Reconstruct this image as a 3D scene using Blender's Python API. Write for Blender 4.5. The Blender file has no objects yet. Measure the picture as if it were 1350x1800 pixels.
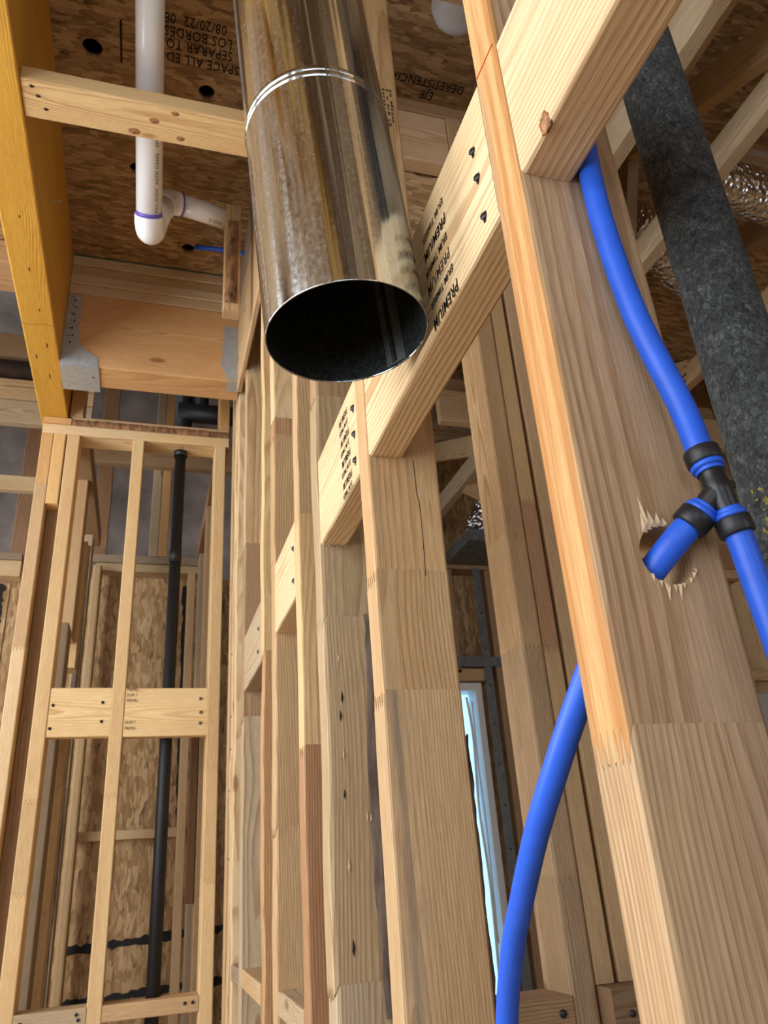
import bpy, bmesh, math, random
from mathutils import Vector, Matrix

random.seed(7)
SC = bpy.context.scene
COL = SC.collection
R = math.radians

# ------------------------------------------------------------------ camera
yaw, pitch, roll = R(17.962), R(24.833), R(-4.1765)
fwd = Vector((math.sin(yaw)*math.cos(pitch), math.cos(yaw)*math.cos(pitch), math.sin(pitch)))
rt0 = Vector((math.cos(yaw), -math.sin(yaw), 0)); up0 = rt0.cross(fwd)
rt = rt0*math.cos(roll) + up0*math.sin(roll); up = -rt0*math.sin(roll) + up0*math.cos(roll)
cd = bpy.data.cameras.new('camera'); cam = bpy.data.objects.new('camera', cd); COL.objects.link(cam)
cam.matrix_world = Matrix(((rt.x, up.x, -fwd.x, 0), (rt.y, up.y, -fwd.y, 0), (rt.z, up.z, -fwd.z, 0), (0, 0, 0, 1)))
cd.sensor_fit = 'VERTICAL'; cd.sensor_height = 36.0; cd.lens = 1352/1800*36.0
cd.clip_start = 0.01; cd.clip_end = 100
cd.dof.use_dof = True; cd.dof.focus_distance = 0.75; cd.dof.aperture_fstop = 18
SC.camera = cam

# ------------------------------------------------------------------ world, lights, exposure
w = bpy.data.worlds.new('sky'); SC.world = w; w.use_nodes = True
wn = w.node_tree.nodes; wn['Background'].inputs[0].default_value = (0.62, 0.80, 1.0, 1); wn['Background'].inputs[1].default_value = 2.2

def area(name, loc, target, sx, sy, power, col):
    ld = bpy.data.lights.new(name, 'AREA'); ld.shape = 'RECTANGLE'; ld.size = sx; ld.size_y = sy; ld.energy = power; ld.color = col
    o = bpy.data.objects.new(name, ld); COL.objects.link(o); o.location = loc
    o.rotation_euler = (Vector(target)-Vector(loc)).to_track_quat('-Z', 'Y').to_euler()
    return o
area('window_and_fill_light', (-1.83, -0.45, 0.65), (0.3, 0.05, 0.55), 2.0, 2.1, 44, (1.0, 0.965, 0.92))
area('window_and_fill_light', (-1.83, 1.45, 0.65), (0.3, 1.55, 0.65), 0.95, 2.1, 46, (1.0, 0.97, 0.93))  # added lamp, brightens the closet framing and far studs
area('window_and_fill_light', (-0.55, -2.70, 0.75), (-0.3, 1.0, 0.6), 1.8, 1.6, 9, (1.0, 0.97, 0.94))  # added weak fill from behind the camera
area('window_and_fill_light', (1.9, -2.70, 0.35), (1.6, 1.0, 0.5), 1.0, 1.5, 7, (0.95, 0.96, 1.0))  # second added fill lamp behind, on the right
area('window_and_fill_light', (-1.83, 3.55, 1.30), (0.3, 3.2, 1.2), 1.2, 1.9, 8, (0.97, 0.97, 1.0))
vs = SC.view_settings
vs.view_transform = 'Standard'; vs.look = 'None'; vs.gamma = 1.0; vs.use_curve_mapping = False; vs.exposure = 0.0

# ------------------------------------------------------------------ node helpers
def new_mat(name):
    m = bpy.data.materials.new(name); m.use_nodes = True
    nt = m.node_tree; nt.nodes.clear()
    out = nt.nodes.new('ShaderNodeOutputMaterial'); b = nt.nodes.new('ShaderNodeBsdfPrincipled')
    nt.links.new(b.outputs[0], out.inputs[0])
    return m, nt, b
def nd(nt, t, **k):
    n = nt.nodes.new(t)
    for a, v in k.items(): setattr(n, a, v)
    return n
def mth(nt, op, a, b=None, c=None, clamp=False):
    n = nt.nodes.new('ShaderNodeMath'); n.operation = op; n.use_clamp = clamp
    for i, v in enumerate((a, b, c)):
        if v is None: continue
        if isinstance(v, (int, float)): n.inputs[i].default_value = v
        else: nt.links.new(v, n.inputs[i])
    return n.outputs[0]
def vmth(nt, op, a, b=None):
    n = nt.nodes.new('ShaderNodeVectorMath'); n.operation = op
    for i, v in enumerate((a, b)):
        if v is None: continue
        if isinstance(v, (tuple, list)): n.inputs[i].default_value = v
        else: nt.links.new(v, n.inputs[i])
    return n.outputs[0]
def ramp(nt, fac, stops, interp='LINEAR'):
    n = nt.nodes.new('ShaderNodeValToRGB'); n.color_ramp.interpolation = interp
    cr = n.color_ramp
    while len(cr.elements) < len(stops): cr.elements.new(0.5)
    for e, (p, c) in zip(cr.elements, stops):
        e.position = p; e.color = c if len(c) == 4 else (*c, 1)
    nt.links.new(fac, n.inputs[0]); return n.outputs[0]
def g(v): return (v, v, v, 1)
def mixc(nt, fac, a, b, mode='MIX'):
    n = nt.nodes.new('ShaderNodeMix'); n.data_type = 'RGBA'; n.blend_type = mode
    if isinstance(fac, (int, float)): n.inputs[0].default_value = fac
    else: nt.links.new(fac, n.inputs[0])
    for i, v in ((6, a), (7, b)):
        if isinstance(v, tuple): n.inputs[i].default_value = v if len(v) == 4 else (*v, 1)
        else: nt.links.new(v, n.inputs[i])
    return n.outputs[2]
def noise(nt, vec, scale, detail=2, rough=0.5, dist=0.0):
    n = nd(nt, 'ShaderNodeTexNoise'); n.inputs['Scale'].default_value = scale; n.inputs['Detail'].default_value = detail
    n.inputs['Roughness'].default_value = rough; n.inputs['Distortion'].default_value = dist
    nt.links.new(vec, n.inputs['Vector']); return n.outputs['Fac']
def bump(nt, b, h, strength, dist=0.002):
    n = nd(nt, 'ShaderNodeBump'); n.inputs['Strength'].default_value = strength; n.inputs['Distance'].default_value = dist
    nt.links.new(h, n.inputs['Height']); nt.links.new(n.outputs[0], b.inputs['Normal'])

# ------------------------------------------------------------------ materials
def lumber_mat(name, ring=1.0, knots=True, dens=1.0, rough=0.62):
    """sawn softwood: growth rings about a pith line along local Z; tone = object colour, seed = object property"""
    m, nt, b = new_mat(name)
    L = nt.links
    P = nd(nt, 'ShaderNodeTexCoord').outputs['Object']
    at = nd(nt, 'ShaderNodeAttribute', attribute_type='OBJECT', attribute_name='seed'); S = at.outputs['Fac']
    tone = nd(nt, 'ShaderNodeObjectInfo').outputs['Color']
    wn_ = nd(nt, 'ShaderNodeTexWhiteNoise', noise_dimensions='1D'); L.new(S, wn_.inputs['W'])
    sp = nd(nt, 'ShaderNodeSeparateColor'); L.new(wn_.outputs['Color'], sp.inputs[0])
    r1, r2, r3 = sp.outputs
    cmb = nd(nt, 'ShaderNodeCombineXYZ')
    for i, k in enumerate((7.31, 3.17, 11.7)): L.new(mth(nt, 'MULTIPLY', S, k), cmb.inputs[i])
    Q = vmth(nt, 'ADD', P, cmb.outputs[0])
    xyz = nd(nt, 'ShaderNodeSeparateXYZ'); L.new(P, xyz.inputs[0]); x, y, z = xyz.outputs
    wob = noise(nt, vmth(nt, 'MULTIPLY', Q, (5, 5, 1.3)), 1.0, 2, 0.5)
    wob2 = noise(nt, vmth(nt, 'MULTIPLY', Q, (40, 40, 7)), 1.0, 2, 0.5)
    px = mth(nt, 'MULTIPLY', mth(nt, 'SUBTRACT', r1, 0.5), 0.09)
    py = mth(nt, 'ADD', mth(nt, 'MULTIPLY', r2, 0.07), 0.03)
    dx = mth(nt, 'SUBTRACT', x, px); dy = mth(nt, 'SUBTRACT', y, py)
    rr = mth(nt, 'SQRT', mth(nt, 'ADD', mth(nt, 'MULTIPLY', dx, dx), mth(nt, 'MULTIPLY', dy, dy)))
    rr = mth(nt, 'ADD', rr, mth(nt, 'MULTIPLY', wob, 0.034))
    rr = mth(nt, 'ADD', rr, mth(nt, 'MULTIPLY', wob2, 0.0022))
    dens_ = mth(nt, 'MULTIPLY', mth(nt, 'ADD', mth(nt, 'MULTIPLY', r3, 150), 235), dens)
    v = mth(nt, 'FRACT', mth(nt, 'MULTIPLY', rr, dens_))
    rg = ramp(nt, v, [(0, g(0)), (0.45, g(0.12)), (0.86, g(1)), (0.97, g(0.8)), (1, g(0))])
    patch = noise(nt, vmth(nt, 'MULTIPLY', Q, (14, 14, 1.6)), 1.0, 2)
    amp = mth(nt, 'MULTIPLY', ramp(nt, patch, [(0.3, g(0.30)), (0.7, g(1.0))]), 0.85*ring)
    dark = mixc(nt, 1.0, tone, (0.55, 0.40, 0.27), 'MULTIPLY')
    c = mixc(nt, mth(nt, 'MULTIPLY', rg, amp), tone, dark)
    blot = noise(nt, vmth(nt, 'MULTIPLY', Q, (11, 11, 2.2)), 1.0, 3, 0.6)
    c = mixc(nt, mth(nt, 'MULTIPLY', ramp(nt, blot, [(0.42, g(0)), (0.75, g(1))]), 0.42), c, mixc(nt, 1.0, tone, (0.70, 0.56, 0.42), 'MULTIPLY'))
    # heartwood stripe along one narrow edge, blue-grey stain band (object properties, absent = none)
    ht = nd(nt, 'ShaderNodeAttribute', attribute_type='OBJECT', attribute_name='heart').outputs['Fac']
    hn = noise(nt, vmth(nt, 'MULTIPLY', Q, (60, 60, 3.0)), 1.0, 2)
    hx = mth(nt, 'ADD', mth(nt, 'MULTIPLY', mth(nt, 'ADD', x, 0.0385), -160), mth(nt, 'MULTIPLY', mth(nt, 'SUBTRACT', hn, 0.5), 3.0), clamp=False)
    c = mixc(nt, mth(nt, 'MULTIPLY', ht, ramp(nt, hx, [(0.0, g(0)), (0.7, g(1))])), c, mixc(nt, ramp(nt, noise(nt, vmth(nt, 'MULTIPLY', Q, (70, 90, 2.2)), 1.0, 3), [(0.40, g(0)), (0.60, g(1))]), (0.60, 0.35, 0.14, 1), (0.46, 0.205, 0.055, 1)))
    sa = nd(nt, 'ShaderNodeAttribute', attribute_type='OBJECT', attribute_name='stain').outputs['Fac']
    sn = noise(nt, vmth(nt, 'MULTIPLY', Q, (30, 30, 2.5)), 1.0, 3)
    sx0 = mth(nt, 'ADD', x, mth(nt, 'ADD', mth(nt, 'MULTIPLY', z, 0.012), 0.035))
    sm = mth(nt, 'SUBTRACT', 1.0, mth(nt, 'MULTIPLY', mth(nt, 'ABSOLUTE', sx0), 130), clamp=True)
    c = mixc(nt, mth(nt, 'MULTIPLY', sa, mth(nt, 'MULTIPLY', sm, ramp(nt, sn, [(0.35, g(0)), (0.6, g(1))]))), c, (0.17, 0.155, 0.125, 1))
    fib = noise(nt, vmth(nt, 'MULTIPLY', Q, (900, 900, 26)), 1.0, 2, 0.6)
    c = mixc(nt, 0.42, c, ramp(nt, fib, [(0.25, g(0.25)), (0.75, g(0.85))]), 'OVERLAY')
    h = mth(nt, 'ADD', mth(nt, 'MULTIPLY', rg, 0.5), mth(nt, 'MULTIPLY', fib, 0.8))
    if knots:
        vk = nd(nt, 'ShaderNodeTexVoronoi'); vk.inputs['Scale'].default_value = 1.0; vk.inputs['Randomness'].default_value = 1.0
        L.new(vmth(nt, 'MULTIPLY', Q, (9, 9, 3.4)), vk.inputs['Vector'])
        kd = mth(nt, 'ADD', vk.outputs['Distance'], mth(nt, 'MULTIPLY', mth(nt, 'SUBTRACT', wob2, 0.5), 0.05))
        km = ramp(nt, kd, [(0.045, g(1)), (0.075, g(0.75)), (0.10, g(0.0))])
        c = mixc(nt, mth(nt, 'MULTIPLY', km, 0.75), c, mixc(nt, 1.0, tone, (0.34, 0.20, 0.10), 'MULTIPLY'))
    L.new(c, b.inputs['Base Color'])
    b.inputs['Roughness'].default_value = rough; b.inputs['Specular IOR Level'].default_value = 0.3
    bump(nt, b, h, 0.25, 0.0012)
    return m

def osb_mat(name, lo, mid, hi, scale=1.35, wall=False):
    m, nt, b = new_mat(name); L = nt.links
    P = nd(nt, 'ShaderNodeTexCoord').outputs['Object']
    if wall:
        sx_ = nd(nt, 'ShaderNodeSeparateXYZ'); L.new(P, sx_.inputs[0]); cx_ = nd(nt, 'ShaderNodeCombineXYZ')
        L.new(mth(nt, 'ADD', sx_.outputs[0], sx_.outputs[1]), cx_.inputs[1]); L.new(sx_.outputs[2], cx_.inputs[0]); P = cx_.outputs[0]
    warp = nd(nt, 'ShaderNodeTexNoise'); warp.inputs['Scale'].default_value = 9; L.new(P, warp.inputs['Vector'])
    Pw = vmth(nt, 'ADD', P, vmth(nt, 'MULTIPLY', vmth(nt, 'SUBTRACT', warp.outputs['Color'], (0.5, 0.5, 0.5)), (0.03, 0.03, 0.03)))
    cur = None; pri = None; hh = None
    for i, ang in enumerate((4, 34, 80, 128, 160, 178)):
        mp = nd(nt, 'ShaderNodeMapping'); mp.inputs['Rotation'].default_value = (0, 0, R(ang)); mp.inputs['Location'].default_value = (i*3.1, i*1.7, 0)
        mp.inputs['Scale'].default_value = (15*scale, 58*scale, 1)
        L.new(Pw, mp.inputs[0])
        vo = nd(nt, 'ShaderNodeTexVoronoi'); vo.voronoi_dimensions = '2D'; vo.inputs['Scale'].default_value = 1.0; L.new(mp.outputs[0], vo.inputs['Vector'])
        s = nd(nt, 'ShaderNodeSeparateColor'); L.new(vo.outputs['Color'], s.inputs[0])
        st = noise(nt, vmth(nt, 'MULTIPLY', mp.outputs[0], (0.5, 4.5, 1)), 1.5, 3, 0.65)
        val = mth(nt, 'ADD', mth(nt, 'MULTIPLY', s.outputs[0], 0.55), mth(nt, 'MULTIPLY', mth(nt, 'SUBTRACT', st, 0.14), 0.72))
        p_ = mth(nt, 'SUBTRACT', s.outputs[1], mth(nt, 'MULTIPLY', vo.outputs['Distance'], 0.55))
        if cur is None: cur, pri = val, p_
        else:
            gt = mth(nt, 'GREATER_THAN', p_, pri)
            mx = nd(nt, 'ShaderNodeMix'); L.new(gt, mx.inputs[0]); L.new(cur, mx.inputs[2]); L.new(val, mx.inputs[3])
            cur = mx.outputs[0]; pri = mth(nt, 'MAXIMUM', p_, pri)
    c = ramp(nt, cur, [(0.12, lo), (0.5, mid), (0.95, hi)])
    c = mixc(nt, ramp(nt, pri, [(0.15, g(0.75)), (0.5, g(0))]), c, tuple(v*0.35 for v in lo[:3]))
    L.new(c, b.inputs['Base Color']); b.inputs['Roughness'].default_value = 0.6; b.inputs['Specular IOR Level'].default_value = 0.25
    bump(nt, b, mth(nt, 'ADD', pri, mth(nt, 'MULTIPLY', cur, 0.3)), 0.5, 0.002)
    return m

def plain(name, col, rough=0.5, metal=0.0, spec=0.5, var=0.0, vscale=30, bmp=0.0, bscale=200, stretch=(1, 1, 1)):
    m, nt, b = new_mat(name)
    b.inputs['Roughness'].default_value = rough; b.inputs['Metallic'].default_value = metal; b.inputs['Specular IOR Level'].default_value = spec
    P = nd(nt, 'ShaderNodeTexCoord').outputs['Object']; Pm = vmth(nt, 'MULTIPLY', P, stretch)
    n = noise(nt, Pm, vscale, 3, 0.6)
    c = ramp(nt, n, [(0.3, tuple(max(0, v*(1-var)) for v in col)), (0.7, tuple(min(1, v*(1+var)) for v in col))])
    nt.links.new(c, b.inputs['Base Color'])
    if bmp: bump(nt, b, noise(nt, Pm, bscale, 3, 0.6), bmp, 0.002)
    return m

M = {}
M['lumber'] = lumber_mat('sawn_lumber')
M['lumber_clear'] = lumber_mat('clear_sawn_lumber', knots=False)
M['lumber_soft'] = lumber_mat('weathered_lumber', ring=0.75)
M['glulam'] = lumber_mat('oiled_beam', ring=1.0, knots=False, dens=2.3, rough=0.5)
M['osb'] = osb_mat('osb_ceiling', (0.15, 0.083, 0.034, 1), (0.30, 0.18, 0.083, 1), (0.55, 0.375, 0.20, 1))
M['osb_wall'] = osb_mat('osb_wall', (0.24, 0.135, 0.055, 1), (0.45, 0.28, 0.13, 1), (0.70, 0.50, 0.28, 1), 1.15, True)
M['bark'] = plain('bark', (0.22, 0.105, 0.045), 0.85, var=0.85, vscale=55, bmp=0.9, bscale=90, stretch=(1, 1, 0.35))
M['wane'] = plain('grey_wane', (0.135, 0.10, 0.078), 0.9, spec=0.1, var=0.6, vscale=60, bmp=0.7, bscale=120, stretch=(1, 1, 0.2))
M['pvc'] = plain('white_plastic', (0.80, 0.80, 0.80), 0.22, spec=0.5, var=0.03, vscale=20)
M['primer'] = plain('purple_primer', (0.12, 0.08, 0.42), 0.35)
M['pex'] = plain('blue_plastic', (0.020, 0.115, 0.70), 0.42, spec=0.45, var=0.08, vscale=60, bmp=0.05, bscale=300, stretch=(1, 1, 1))
M['black_plastic'] = plain('black_plastic', (0.012, 0.013, 0.014), 0.35, spec=0.5, var=0.2)
M['black_pipe'] = plain('black_pipe', (0.009, 0.009, 0.010), 0.5, spec=0.35, var=0.15)
M['ring'] = plain('dark_crimp_ring', (0.020, 0.021, 0.025), 0.4, metal=0.3, spec=0.5, var=0.3, vscale=80)
M['steel'] = plain('zinc_steel', (0.46, 0.49, 0.50), 0.42, metal=0.45, var=0.12, vscale=50)
M['dark_steel'] = plain('dull_strap_steel', (0.17, 0.19, 0.19), 0.5, metal=0.6, var=0.25, vscale=40)
M['nail'] = plain('nail_steel', (0.05, 0.05, 0.055), 0.35, metal=0.8, var=0.3)
M['nailhole'] = plain('dark_marks_and_shade', (0.018, 0.012, 0.008), 0.9)  # near-black; holds the shade of nail holes, also colours cracks and marks
M['ink'] = plain('black_ink', (0.022, 0.017, 0.014), 0.8, spec=0.1, var=0.5, vscale=400)
M['ink_soft'] = plain('worn_ink', (0.10, 0.062, 0.035), 0.8, spec=0.1, var=0.6, vscale=350)
M['red'] = plain('red_chalk', (0.55, 0.05, 0.02), 0.9, spec=0.1)
M['teal'] = plain('teal_edge_seal', (0.01, 0.10, 0.085), 0.7, var=0.2)
M['tar'] = plain('black_sealant', (0.012, 0.012, 0.012), 0.8, var=0.3)
M['grey_panel'] = plain('grey_brown_membrane', (0.33, 0.265, 0.225), 0.7, var=0.4, vscale=4, bmp=0.5, bscale=14)
M['white_frame'] = plain('white_vinyl', (0.75, 0.75, 0.72), 0.35, var=0.03)
M['splinter'] = plain('torn_pale_fibre', (0.60, 0.45, 0.28), 0.8, var=0.2, vscale=250)
M['drywall_cap'] = plain('grey_plastic', (0.62, 0.62, 0.64), 0.4, var=0.06, vscale=15)
M['floorply'] = osb_mat('subfloor', (0.22, 0.12, 0.05, 1), (0.40, 0.25, 0.11, 1), (0.60, 0.42, 0.22, 1))
M['kn'] = plain('brown_knot', (0.30, 0.13, 0.05), 0.6, var=0.7, vscale=140, bmp=0.8, bscale=160)

def duct_metal(name, base, rlo, rhi):
    m, nt, b = new_mat(name); L = nt.links
    P = nd(nt, 'ShaderNodeTexCoord').outputs['Object']
    sp = noise(nt, vmth(nt, 'MULTIPLY', P, (260, 260, 200)), 1.0, 3, 0.7)
    st = noise(nt, vmth(nt, 'MULTIPLY', P, (55, 55, 1.2)), 1.0, 2)
    c = mixc(nt, ramp(nt, sp, [(0.35, g(0)), (0.7, g(1))]), tuple(v*0.80 for v in base), base)
    L.new(c, b.inputs['Base Color']); b.inputs['Metallic'].default_value = 1.0
    st2 = noise(nt, vmth(nt, 'MULTIPLY', P, (130, 130, 2.0)), 1.0, 2)
    rg = mth(nt, 'ADD', mth(nt, 'MULTIPLY', mth(nt, 'MULTIPLY', sp, ramp(nt, st2, [(0.35, g(0.4)), (0.65, g(1.5))])), rhi-rlo), rlo); L.new(rg, b.inputs['Roughness'])
    bump(nt, b, mth(nt, 'ADD', mth(nt, 'MULTIPLY', st, 1.0), mth(nt, 'MULTIPLY', sp, 0.006)), 0.75, 0.0024)
    return m
M['duct'] = duct_metal('galvanized_sheet', (0.62, 0.69, 0.75), 0.07, 0.30)
M['duct_in_shade'] = plain('duct_inside_shaded', (0.05, 0.06, 0.06), 0.55, metal=0.7, var=0.6, vscale=240)  # bare inner sheet; its shade is put into this dark colour
def foil_mat():
    m, nt, b = new_mat('crinkled_foil')
    P = nd(nt, 'ShaderNodeTexCoord').outputs['Object']
    b.inputs['Metallic'].default_value = 1.0; b.inputs['Roughness'].default_value = 0.14; b.inputs['Base Color'].default_value = (0.8, 0.8, 0.82, 1)
    vo = nd(nt, 'ShaderNodeTexVoronoi'); vo.inputs['Scale'].default_value = 60; nt.links.new(P, vo.inputs['Vector'])
    bump(nt, b, mth(nt, 'ADD', vo.outputs['Distance'], noise(nt, P, 35, 3)), 1.0, 0.012)
    return m
M['foil'] = foil_mat()
def foam_mat():
    m, nt, b = new_mat('black_foam'); L = nt.links
    P = nd(nt, 'ShaderNodeTexCoord').outputs['Object']
    n1 = noise(nt, vmth(nt, 'MULTIPLY', P, (1, 1, 0.75)), 260, 3, 0.65, 1.2); n2 = noise(nt, P, 60, 3, 0.6)
    f = mth(nt, 'ADD', mth(nt, 'MULTIPLY', n1, 0.7), mth(nt, 'MULTIPLY', n2, 0.3))
    c = ramp(nt, f, [(0.35, (0.016, 0.018, 0.019)), (0.52, (0.058, 0.064, 0.066)), (0.68, (0.15, 0.165, 0.168))])
    L.new(c, b.inputs['Base Color']); b.inputs['Roughness'].default_value = 0.85; b.inputs['Specular IOR Level'].default_value = 0.3
    bump(nt, b, f, 0.9, 0.0035); return m
M['foam'] = foam_mat()
M['yellow_print'] = plain('yellow_print', (0.20, 0.19, 0.02), 0.7, var=0.5, vscale=200)
def film_mat():
    m, nt, b = new_mat('milky_film'); nt.nodes.remove(b)
    out = [n for n in nt.nodes if n.type == 'OUTPUT_MATERIAL'][0]
    t = nd(nt, 'ShaderNodeBsdfTransparent'); t.inputs[0].default_value = (0.55, 0.82, 1, 1)
    tr = nd(nt, 'ShaderNodeBsdfTranslucent'); tr.inputs[0].default_value = (0.7, 0.88, 1, 1)
    mx = nd(nt, 'ShaderNodeMixShader'); mx.inputs[0].default_value = 0.35
    nt.links.new(t.outputs[0], mx.inputs[1]); nt.links.new(tr.outputs[0], mx.inputs[2]); nt.links.new(mx.outputs[0], out.inputs[0])
    return m
M['film'] = film_mat()

# ------------------------------------------------------------------ object helpers
def tag(o, label=None, cat=None, group=None, kind=None):
    if label: o['label'] = label
    if cat: o['category'] = cat
    if group: o['group'] = group
    if kind: o['kind'] = kind
    return o
def link(name, me, mat=None, parent=None, mw=None):
    o = bpy.data.objects.new(name, me); COL.objects.link(o)
    if mat is not None and me is not None:
        me.materials.clear(); me.materials.append(M[mat] if isinstance(mat, str) else mat)
    if mw is not None: o.matrix_world = mw
    if parent is not None:
        o.parent = parent; o.matrix_parent_inverse = parent.matrix_world.inverted()
    return o
def empty(name, loc=(0, 0, 0)):
    o = bpy.data.objects.new(name, None); COL.objects.link(o); o.empty_display_size = 0.05
    o.matrix_world = Matrix.Translation(Vector(loc)); return o
def mesh(name, v, f, smooth=False):
    me = bpy.data.meshes.new(name); me.from_pydata([tuple(p) for p in v], [], f); me.update()
    if smooth:
        for p in me.polygons: p.use_smooth = True
    return me
def bm_mesh(name, bm, smooth=False):
    bmesh.ops.recalc_face_normals(bm, faces=bm.faces)
    me = bpy.data.meshes.new(name); bm.to_mesh(me); bm.free()
    if smooth:
        for p in me.polygons: p.use_smooth = True
    return me
def fbox(bm, x0, x1, y0, y1, z0, z1):
    r = bmesh.ops.create_cube(bm, size=1.0)
    bmesh.ops.scale(bm, vec=(x1-x0, y1-y0, z1-z0), verts=r['verts'])
    bmesh.ops.translate(bm, vec=((x0+x1)/2, (y0+y1)/2, (z0+z1)/2), verts=r['verts'])
    return r['verts']
def boxes(name, lst, mat, parent=None, bevel=0.0):
    """one mesh of boxes given in world coordinates; origin at the first box's centre"""
    b0 = lst[0]; c = Vector(((b0[0]+b0[1])/2, (b0[2]+b0[3])/2, (b0[4]+b0[5])/2))
    bm = bmesh.new()
    for q in lst: fbox(bm, q[0]-c.x, q[1]-c.x, q[2]-c.y, q[3]-c.y, q[4]-c.z, q[5]-c.z)
    if bevel: bmesh.ops.bevel(bm, geom=list(bm.edges), offset=bevel, segments=2, affect='EDGES', profile=0.5)
    return link(name, bm_mesh(name, bm), mat, parent, Matrix.Translation(c))

def zig(y, T, teeth, depth):
    if not teeth: return 0.0
    u = (y/T)*teeth; u -= math.floor(u)
    return depth*(abs(2*u-1)-0.5)*2
def board_mesh(name, W, T, z0, z1, e=0.003, j0=0, j1=0, teeth=5, depth=0.010, wob=0.0, seed=0):
    """board of width W (local x), thickness T (local y), from z0 to z1; long edges eased; ends may be finger-jointed"""
    ys = [(0.0, W/2-e), (e*0.3, W/2-e*0.3), (e, W/2)]
    n = teeth*2 if (j0 or j1) else 1
    inner = [e+(T-2*e)*k/max(1, n*2) for k in range(1, max(1, n*2))]
    ys += [(y, W/2) for y in inner]
    ys += [(T-e, W/2), (T-e*0.3, W/2-e*0.3), (T, W/2-e)]
    K = len(ys)
    rnd = random.Random(seed)
    nz = 1 if wob <= 0 else max(2, int((z1-z0)/0.05))
    ph = [rnd.uniform(0, 6.28) for _ in range(6)]
    V = []; F = []
    def off(z):
        return (wob*(math.sin(z*9+ph[0])+0.6*math.sin(z*23+ph[1])), wob*(math.sin(z*8+ph[2])+0.6*math.sin(z*27+ph[3])))
    for i in range(nz+1):
        t = i/nz
        for s in (-1, 1):
            for (y, w_) in ys:
                za = z0+(zig(y, T, teeth, depth) if j0 else 0); zb = z1+(zig(y, T, teeth, depth) if j1 else 0)
                z = za+(zb-za)*t
                o = off(z) if (wob > 0) else (0, 0)
                V.append((s*w_+(o[0] if s < 0 else o[1]), y-T/2, z))
    def idx(i, s, k): return i*2*K+(K if s > 0 else 0)+k
    for i in range(nz):
        for k in range(K-1):
            F.append((idx(i, -1, k), idx(i+1, -1, k), idx(i+1, -1, k+1), idx(i, -1, k+1)))
            F.append((idx(i, 1, k), idx(i, 1, k+1), idx(i+1, 1, k+1), idx(i+1, 1, k)))
        F.append((idx(i, -1, 0), idx(i, 1, 0), idx(i+1, 1, 0), idx(i+1, -1, 0)))
        F.append((idx(i, -1, K-1), idx(i+1, -1, K-1), idx(i+1, 1, K-1), idx(i, 1, K-1)))
    for k in range(K-1):
        F.append((idx(0, -1, k), idx(0, -1, k+1), idx(0, 1, k+1), idx(0, 1, k)))
        F.append((idx(nz, -1, k), idx(nz, 1, k), idx(nz, 1, k+1), idx(nz, -1, k+1)))
    me = mesh(name, V, F)
    return me

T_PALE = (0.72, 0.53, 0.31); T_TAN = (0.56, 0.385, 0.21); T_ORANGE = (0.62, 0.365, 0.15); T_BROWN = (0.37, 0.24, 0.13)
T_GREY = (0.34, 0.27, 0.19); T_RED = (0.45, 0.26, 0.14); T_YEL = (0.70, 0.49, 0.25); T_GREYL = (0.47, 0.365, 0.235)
SEED = [0]
def setw(o, tone, seed=None):
    SEED[0] += 1
    o['seed'] = float(seed if seed is not None else SEED[0]*1.618)
    o.color = (*tone, 1.0); return o

def frame(b, axis):
    """matrix mapping local (x=width, y=thickness, z=length) onto an axis-aligned box; returns matrix, W, T, L"""
    x0, x1, y0, y1, z0, z1 = b
    d = {'x': x1-x0, 'y': y1-y0, 'z': z1-z0}; ex = {'x': Vector((1, 0, 0)), 'y': Vector((0, 1, 0)), 'z': Vector((0, 0, 1))}
    o = [k for k in 'xyz' if k != axis]; o.sort(key=lambda k: -d[k])
    wx, ty, lz = ex[o[0]], ex[o[1]], ex[axis]
    if wx.cross(ty).dot(lz) < 0: ty = -ty
    c = Vector(((x0+x1)/2, (y0+y1)/2, (z0+z1)/2))
    mw = Matrix(((wx.x, ty.x, lz.x, c.x), (wx.y, ty.y, lz.y, c.y), (wx.z, ty.z, lz.z, c.z), (0, 0, 0, 1)))
    return mw, d[o[0]], d[o[1]], d[axis]

def lum(name, label, b, axis='z', tone=T_TAN, joints=(), tones=None, mat='lumber', cat='stud', group=None, e=0.003, wob=0.0, teeth=5, seed=None, depth=0.010, kind=None, parent=None):
    mw, W, T, L = frame(b, axis)
    if not joints:
        o = link(name, board_mesh(name, W, T, -L/2, L/2, e, wob=wob, seed=SEED[0]), mat, parent, mw)
        setw(o, tone, seed)
        if parent is None: tag(o, label, cat, group, kind)
        return o
    c = mw.translation.copy(); base = c.copy(); base[{'x': 0, 'y': 1, 'z': 2}[axis]] -= L/2
    root = empty(name, base); tag(root, label, cat, group, kind)
    cc = c['xyz'.index(axis)]
    cuts = [-L/2]+[j-cc for j in sorted(joints)]+[L/2]
    for i in range(len(cuts)-1):
        me = board_mesh('lumber_section', W, T, cuts[i]+(0.0006 if i else 0), cuts[i+1]-(0.0006 if i < len(cuts)-2 else 0), e, j0=i > 0, j1=i < len(cuts)-2, teeth=teeth, depth=depth, wob=wob, seed=SEED[0])
        s = link('lumber_section', me, mat, root, mw)
        tn = tones[i % len(tones)] if tones else (lambda q: tuple(min(1, v*q) for v in tone))(random.uniform(0.88, 1.10))
        setw(s, tn, (seed+i*2.37) if seed is not None else None)
    return root

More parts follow.
